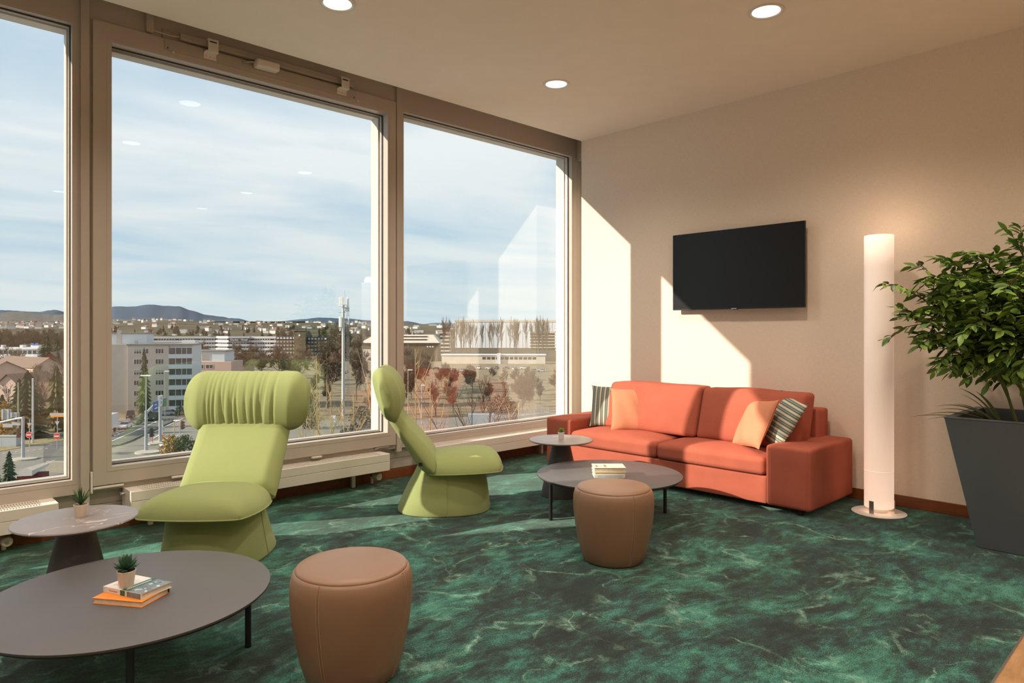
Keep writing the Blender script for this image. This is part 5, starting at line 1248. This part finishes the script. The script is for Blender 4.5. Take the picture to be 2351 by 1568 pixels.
s1 = board(0.32, 0.64, h-0.6, h+1.2, 'signblue'); s2 = board(0.66, 0.96, h+0.0, h+2.0, 'signw'); board(1.05, 1.28, h-0.4, h+1.2, 'signgreen')
def sign_lines(par, f0, f1, z0, z1, m, rows):
    for (a0, a1, zz, hh) in rows:
        fa_, fb_ = f0+(f1-f0)*a0, f0+(f1-f0)*a1; a, c = Vector((q.x*fa_, q.y*fa_, 0)), Vector((q.x*fb_, q.y*fb_, 0)); d = (c-a).normalized(); n = Vector((d.y, -d.x, 0))*0.50
        z_ = z0+(z1-z0)*zz; MB().add([(a+n)+Vector((0, 0, z_)), (c+n)+Vector((0, 0, z_)), (c+n)+Vector((0, 0, z_+hh)), (a+n)+Vector((0, 0, z_+hh))], [(0, 1, 2, 3)]).build('sign_mark', M[m], par)
sign_lines(s1, 0.32, 0.64, h-0.6, h+1.2, 'signw', ((0.15, 0.6, 0.62, 0.22), (0.15, 0.85, 0.25, 0.22))); sign_lines(s2, 0.66, 0.96, h, h+2.0, 'signblue', ((0.55, 0.75, 0.2, 0.5), (0.55, 0.75, 0.6, 0.4)))
signal(t, 0.9, 0, 2.6); MB().tube([(0, 0, h), (0, 0, h+6.2)], [0.10, 0.07], 6).build('lamp_pole', M['galv'], t); MB().rbox(-0.9, 0.9, -0.2, 0.2, h+6.15, h+6.35, 0.05, 1, 1).build('lamp_head', M['signw'], t)
for px, yt, yb, m_, l in ((400.6, 966, 1052, 'pole', 'olive street lamp beside the round bush'), (379, 853, 966, 'pole', 'tall olive street lamp before the apartment block'), (968, 885, 975, 'galv', 'slim street lamp on the far grass'), (937, 850, 985, 'pole', 'slim street lamp at the edge of the sofa window')):
    t, h, s = pole('street_lamp', px, yt, yb, 0.10, l, m_, 'street lamp'); MB().tube([(0, 0, h-0.1), (0.25, 0, h)], 0.06, 6).build('arm', M[m_], t); MB().rbox(-0.1, 1.0, -0.2, 0.2, h-0.05, h+0.15, 0.06, 1, 1).build('lamp_head', M['signw'], t)
t, h, s = pole('traffic_signal', 413, 962, 1012, 0.09, 'traffic signal post beside the olive street lamp', 'galv', 'traffic light'); signal(t, 0.45, 0, h-2.0)
t, h, s = pole('bollard', 372.6, 965, 1013, 0.10, 'white and orange striped warning post', 'signw', 'bollard'); MB().tube([(0, 0, 0), (0, 0, 1.25)], 0.17, 10).build('orange_sleeve', M['sorange'], t); MB().tube([(0, 0, 2.6), (0.01, -0.05, 3.0)], 0.2, 10).build('disc', M['signw'], t)
pole('snow_stake', 350.5, 1002, 1020, 0.06, 'thin red stake on the grass island', 'signred', 'stake'); pole('snow_stake', 376.5, 995, 1010, 0.06, 'thin red stake beside the striped warning post', 'signred', 'stake')
c = empty('traffic_cone', gp(387.5, 1011), 0, 'red and white traffic cone beside the silver car', 'traffic cone'); MB().lathe([(0.30, 0), (0.30, 0.05), (0.2, 0.06), (0.14, 0.35)], 12).build('lower_cone', M['signred'], c); MB().lathe([(0.14, 0.35), (0.10, 0.55)], 12).build('white_stripe', M['signw'], c); MB().lathe([(0.10, 0.55), (0.03, 0.9)], 12).build('tip', M['signred'], c)
# radio mast
t, h, s = pole('radio_mast', 788, 700, 955, 0.45, 'tall grey radio mast with antenna panels and a ladder', 'mast', 'radio mast')
ld = MB()
for xx in (0.85, 1.35): ld.box(xx-0.04, xx+0.04, 0.3, 0.38, 1.5, h)
for i in range(60): ld.box(0.85, 1.35, 0.3, 0.36, 1.5+i*(h-1.6)/60, 1.56+i*(h-1.6)/60)
tag(ld.build('ladder', M['galv'], t), kind='stuff')
for (x, y, z0, z1, r) in ((-0.75, -0.5, h-0.4, h+1.9, 0.18), (-0.1, -0.8, h-0.5, h+2.0, 0.28), (1.3, -0.4, h-0.4, h+1.9, 0.22), (0.9, 0.6, h-0.4, h+1.9, 0.18), (-0.85, -0.5, h-5.6, h-2.9, 0.14), (-0.45, -0.7, h-5.6, h-2.9, 0.26), (1.35, 0.0, h-5.0, h-3.0, 0.16), (-0.6, -0.6, h-6.6, h-5.7, 0.16)):
    an = MB().rbox(x-r, x+r, y-r*0.6, y+r*0.6, z0, z1, 0.06, 2, 1).build('antenna_panel', M['signw'], t); MB().tube([(x, y, z0+0.4), (0, 0, z0+0.4)], 0.05, 5).build('bracket', M['galv'], an)
for z in (h-1.9, h-7.4): MB().tube([(-1.1, 0, z), (0.6, 0, z)], 0.06, 5).build('cross_bar', M['galv'], t)
MB().tube([(0.4, 0, h), (0.4, 0, h+3.6)], 0.03, 5).build('lightning_rod', M['galv'], t); MB().rbox(0.35, 1.5, -0.5, 0.2, h-1.6, h-0.6, 0.1, 1, 1).build('radio_units', M['galv'], t)
# striped chimney behind the apartment block
t, h, s = pole('chimney_mast', 345, 741, 800, 0.35, 'thin red and white mast beyond the apartment roof', 'signred', 'mast')
# ------------------------------------------------------------------ cars
def car_parts(kind):
    L, Wd = (4.4, 1.8) if kind == 'car' else (4.7, 1.95); ht = 1.45 if kind == 'car' else 1.75
    body = [(-L/2, .35), (-L/2-.02, .62), (-L/2+.12, .86), (-L*.16, 1.0), (L*.36, 1.02), (L/2-.06, .9), (L/2, .6), (L/2-.04, .35)]
    cab = [(-L*.20, .96), (-L*.05, ht-.06), (L*.06, ht), (L*.26, ht-.05), (L*.42, 1.0)]
    def ext(poly, w0, w1):
        n = len(poly); m = MB(); zt = max(z for x, z in poly); zb = min(z for x, z in poly)
        w = lambda z: (w0 + (w1-w0)*(z-zb)/(zt-zb))/2
        m.add([(x, -w(z), z) for x, z in poly] + [(x, w(z), z) for x, z in poly], [tuple(range(n)), tuple(range(n, 2*n))[::-1]] + [(i, n+i, n+(i+1) % n, (i+1) % n) for i in range(n)]); return m
    b_ = ext(body, Wd, Wd*.94); c_ = ext(cab, Wd*.93, Wd*.74)
    roof = MB().rbox(-L*.05, L*.28, -Wd*.37, Wd*.37, ht-.07, ht+.015, 0.03, 1, 1)
    return b_, c_, roof, L, Wd
CARS = {k: car_parts(k) for k in ('car', 'suv')}
WH = MB().tube([(0, -0.1, 0), (0, 0.1, 0)], 0.33, 16).mesh('wheel', M['tyre'])
CARM = {k: (v[0].mesh('body'), v[1].mesh('windows', M['carglass']), v[2].mesh('roof')) for k, v in CARS.items()}
def car(p, ang, paint, label, kind='car', group=None):
    t = empty('car', p, ang, label, 'car', group); v = CARS[kind]; L, Wd = v[3], v[4]; key = kind + paint
    if key not in CARM:
        CARM[key] = (v[0].mesh('body', M[paint], True, 25), CARM[kind][1], v[2].mesh('roof', M[paint], True, 25))
    for n, me in zip(('body', 'windows', 'roof'), CARM[key]): link_mesh(n, me, t)
    for sx in (-L*.31, L*.31):
        for sy in (-Wd/2+.1, Wd/2-.1): link_mesh('wheel', WH, t, (sx, sy, .33))
    for sy in (-.62, .62): MB().rbox(-L/2-.03, -L/2+.10, sy-.2, sy+.2, .62, .76, .03, 1, 1).build('headlamp', M['headlamp'], t)
    return t
d = gp(330, 965) - gp(280, 985); ra = math.atan2(d.y, d.x)
def off(p): return Vector((p.x, p.y, ZG+0.16))
car(off(gp(287, 985)), ra, 'carwhite', 'white car at the head of the waiting queue'); car(off(gp(311, 975)), ra, 'cargrey', 'dark grey car second in the waiting queue')
car(off(gp(333, 966)), ra, 'carblack', 'black car third in the waiting queue', 'suv'); car(off(gp(353, 966)), ra, 'carblack', 'black off-road car on the lane nearest the gantry', 'suv'); car(off(gp(300, 961)), ra+0.3, 'carblack', 'black car on the side street before the block', 'suv')
d = gp(430, 1022) - gp(380, 1030); car(off(gp(397, 1030)), math.atan2(d.y, d.x), 'carsilver', 'silver car passing behind the round bush'); car(off(gp(806, 999)), -ANG + R(6) + math.pi, 'cargrey', 'dark car on the road below the radio mast')
car(off(gp(384, 955)), -ANG+R(5), 'carblue', 'blue-grey car parked beside the guard rail')
for i in range(15):
    px = 958 + i*20.5 + rn.uniform(-4, 4); py = 849 + rn.uniform(-4, 6); car(off(gp(px, py)), -ANG + R(80)*(i % 2) + rn.uniform(-.1, .1), rn.choice(['carblue', 'carsilver', 'carwhite', 'cargrey']), 'parked car in the far car park before the pavilion', group='cars in the far car park')
tk = empty('lorry', off(gp(244, 996)), ra, 'white box lorry half hidden by the window frame', 'lorry'); MB().rbox(-3.5, 3.4, -1.2, 1.2, 0.9, 3.9, 0.05, 1, 1).build('cargo_box', M['carwhite'], tk); MB().rbox(-5.4, -3.6, -1.1, 1.1, 0.6, 2.9, 0.15, 2, 1).build('cab', M['carwhite'], tk)
for x in (-4.4, 1.8):
    for y in (-1.0, 1.0): MB().tube([(x, y-.15, .45), (x, y+.15, .45)], .45, 14).build('wheel', M['tyre'], tk)
# ------------------------------------------------------------------ bushes
def bush(px, yb, yt, wpx, label, mats):
    p, dep = pole_at(px, yb); h = (yb-yt)/FPX*dep; w = wpx/FPX*dep; t = empty('bush', p, 0, label, 'bush'); r2 = random.Random(px)
    for m_, side in mats:
        m = MB()
        for i in range(700):
            a = r2.uniform(0, 6.28); f = r2.random()**0.4; z = r2.uniform(0.05, 1); rr = math.sqrt(max(0, 1-(z-0.35)**2/0.45))*f
            x = math.cos(a)*rr*w/2*0.62 + side*w*0.24; y = math.sin(a)*rr*w/2*0.8; c_ = Vector((CR.x*x+CF.x*y, CR.y*x+CF.y*y, z*h*r2.uniform(0.85, 1)))
            d1 = Vector((r2.uniform(-1, 1), r2.uniform(-1, 1), r2.uniform(-.2, 1)))*h*0.06; d2 = Vector((r2.uniform(-1, 1), r2.uniform(-1, 1), r2.uniform(-1, 1)))*h*0.035
            m.add([c_, c_+d1+d2, c_+d1*2, c_+d1-d2], [(0, 1, 2, 3)])
        tag(m.build('foliage', M[m_], t), kind='stuff')
    MB().tube([(0, 0, 0), (0, 0, h*0.7)], [w*0.02, w*0.008], 5).build('stem', M['twigd'], t); return t
bush(410, 1062, 1000, 72, 'round half yellow, half green bush below the street lamp', (('bushy', -1), ('bushg', 0.8)))
bush(413, 957, 932, 34, 'dark green bush before the apartment balconies', (('fir', 0),)); bush(12, 1004, 925, 50, 'yellow flowering shrub before the pink house', (('bushy', 0),)); bush(715, 985, 935, 60, 'low brown shrub beside the bar fence', (('twig', 0),)); bush(830, 982, 930, 90, 'brown hedge behind the bar fence', (('twig', 0),)); bush(1150, 948, 905, 110, 'wide brown thicket beyond the road', (('twig', 0),))
# ------------------------------------------------------------------ saplings close to the facade
def sapling(px, ytop, dep, seed, label, mat='twigy', n=9, spread=1.0):
    r2 = random.Random(seed); p = gd(px, dep); top = CAMH + (HY-ytop)/FPX*dep - ZG; t = empty('sapling', p, 0, label, 'tree')
    st = [(r2.uniform(-.05, .05)*(i/8), r2.uniform(-.05, .05)*(i/8), top*(i/8)) for i in range(9)]
    MB().tube(st, [0.055*(1-0.9*(i/8)) + 0.006 for i in range(9)], 6).build('stem', M[mat], t); m = MB()
    for i in range(n):
        z = top - r2.uniform(0.3, 4.2); a = r2.uniform(0, 6.28); L = (top-z)*r2.uniform(0.5, 0.95)*spread; d_ = Vector((math.cos(a)*0.42*spread, math.sin(a)*0.42*spread, 1)).normalized(); b0 = Vector((0, 0, z))
        q1 = b0 + d_*L*0.5 + Vector((math.cos(a), math.sin(a), 0))*0.06; q2 = b0 + d_*L
        m.tube([b0, q1, q2], [0.016, 0.012, 0.004], 4)
        for j in range(3):
            b1 = b0.lerp(q2, r2.uniform(.2, .8)); a2 = r2.uniform(0, 6.28); m.tube([b1, b1 + Vector((math.cos(a2)*.3, math.sin(a2)*.3, r2.uniform(.3, .7)))*r2.uniform(.4, 1.0)], [0.008, 0.003], 3)
    m.build('shoots', M[mat], t); return t
for (px, yt, dep, sd_, m_, n_, sp_, l) in ((730, 815, 22, 1, 'twigy', 11, 0.9, 'tall yellow-brown sapling before the dense bare tree'), (758, 880, 20, 2, 'twigy', 9, 1.2, 'slim sapling beside the tall yellow-brown one'), (694, 930, 22, 3, 'twigy', 8, 1.3, 'low sapling beside the green headrest'), (860, 810, 25, 4, 'twigy', 8, 1.4, 'sapling with long shoots by the mullion'), (812, 905, 18, 9, 'twigy', 8, 1.2, 'sapling below the radio mast'),
                                           (955, 800, 22, 5, 'twigy', 9, 1.1, 'sapling rising beside the green chair back'), (990, 880, 20, 6, 'twigy', 9, 1.4, 'spreading sapling inside the sofa window edge'), (1085, 905, 20, 7, 'twigd', 12, 1.5, 'dark forked sapling outside the middle of the sofa window'), (1125, 915, 25, 8, 'twigd', 10, 1.6, 'dark spreading sapling beside the forked one'), (1190, 925, 17, 10, 'twigy', 8, 1.4, 'pale sapling before the brown thicket')):
    sapling(px, yt, dep, sd_, l, m_, n_, sp_)
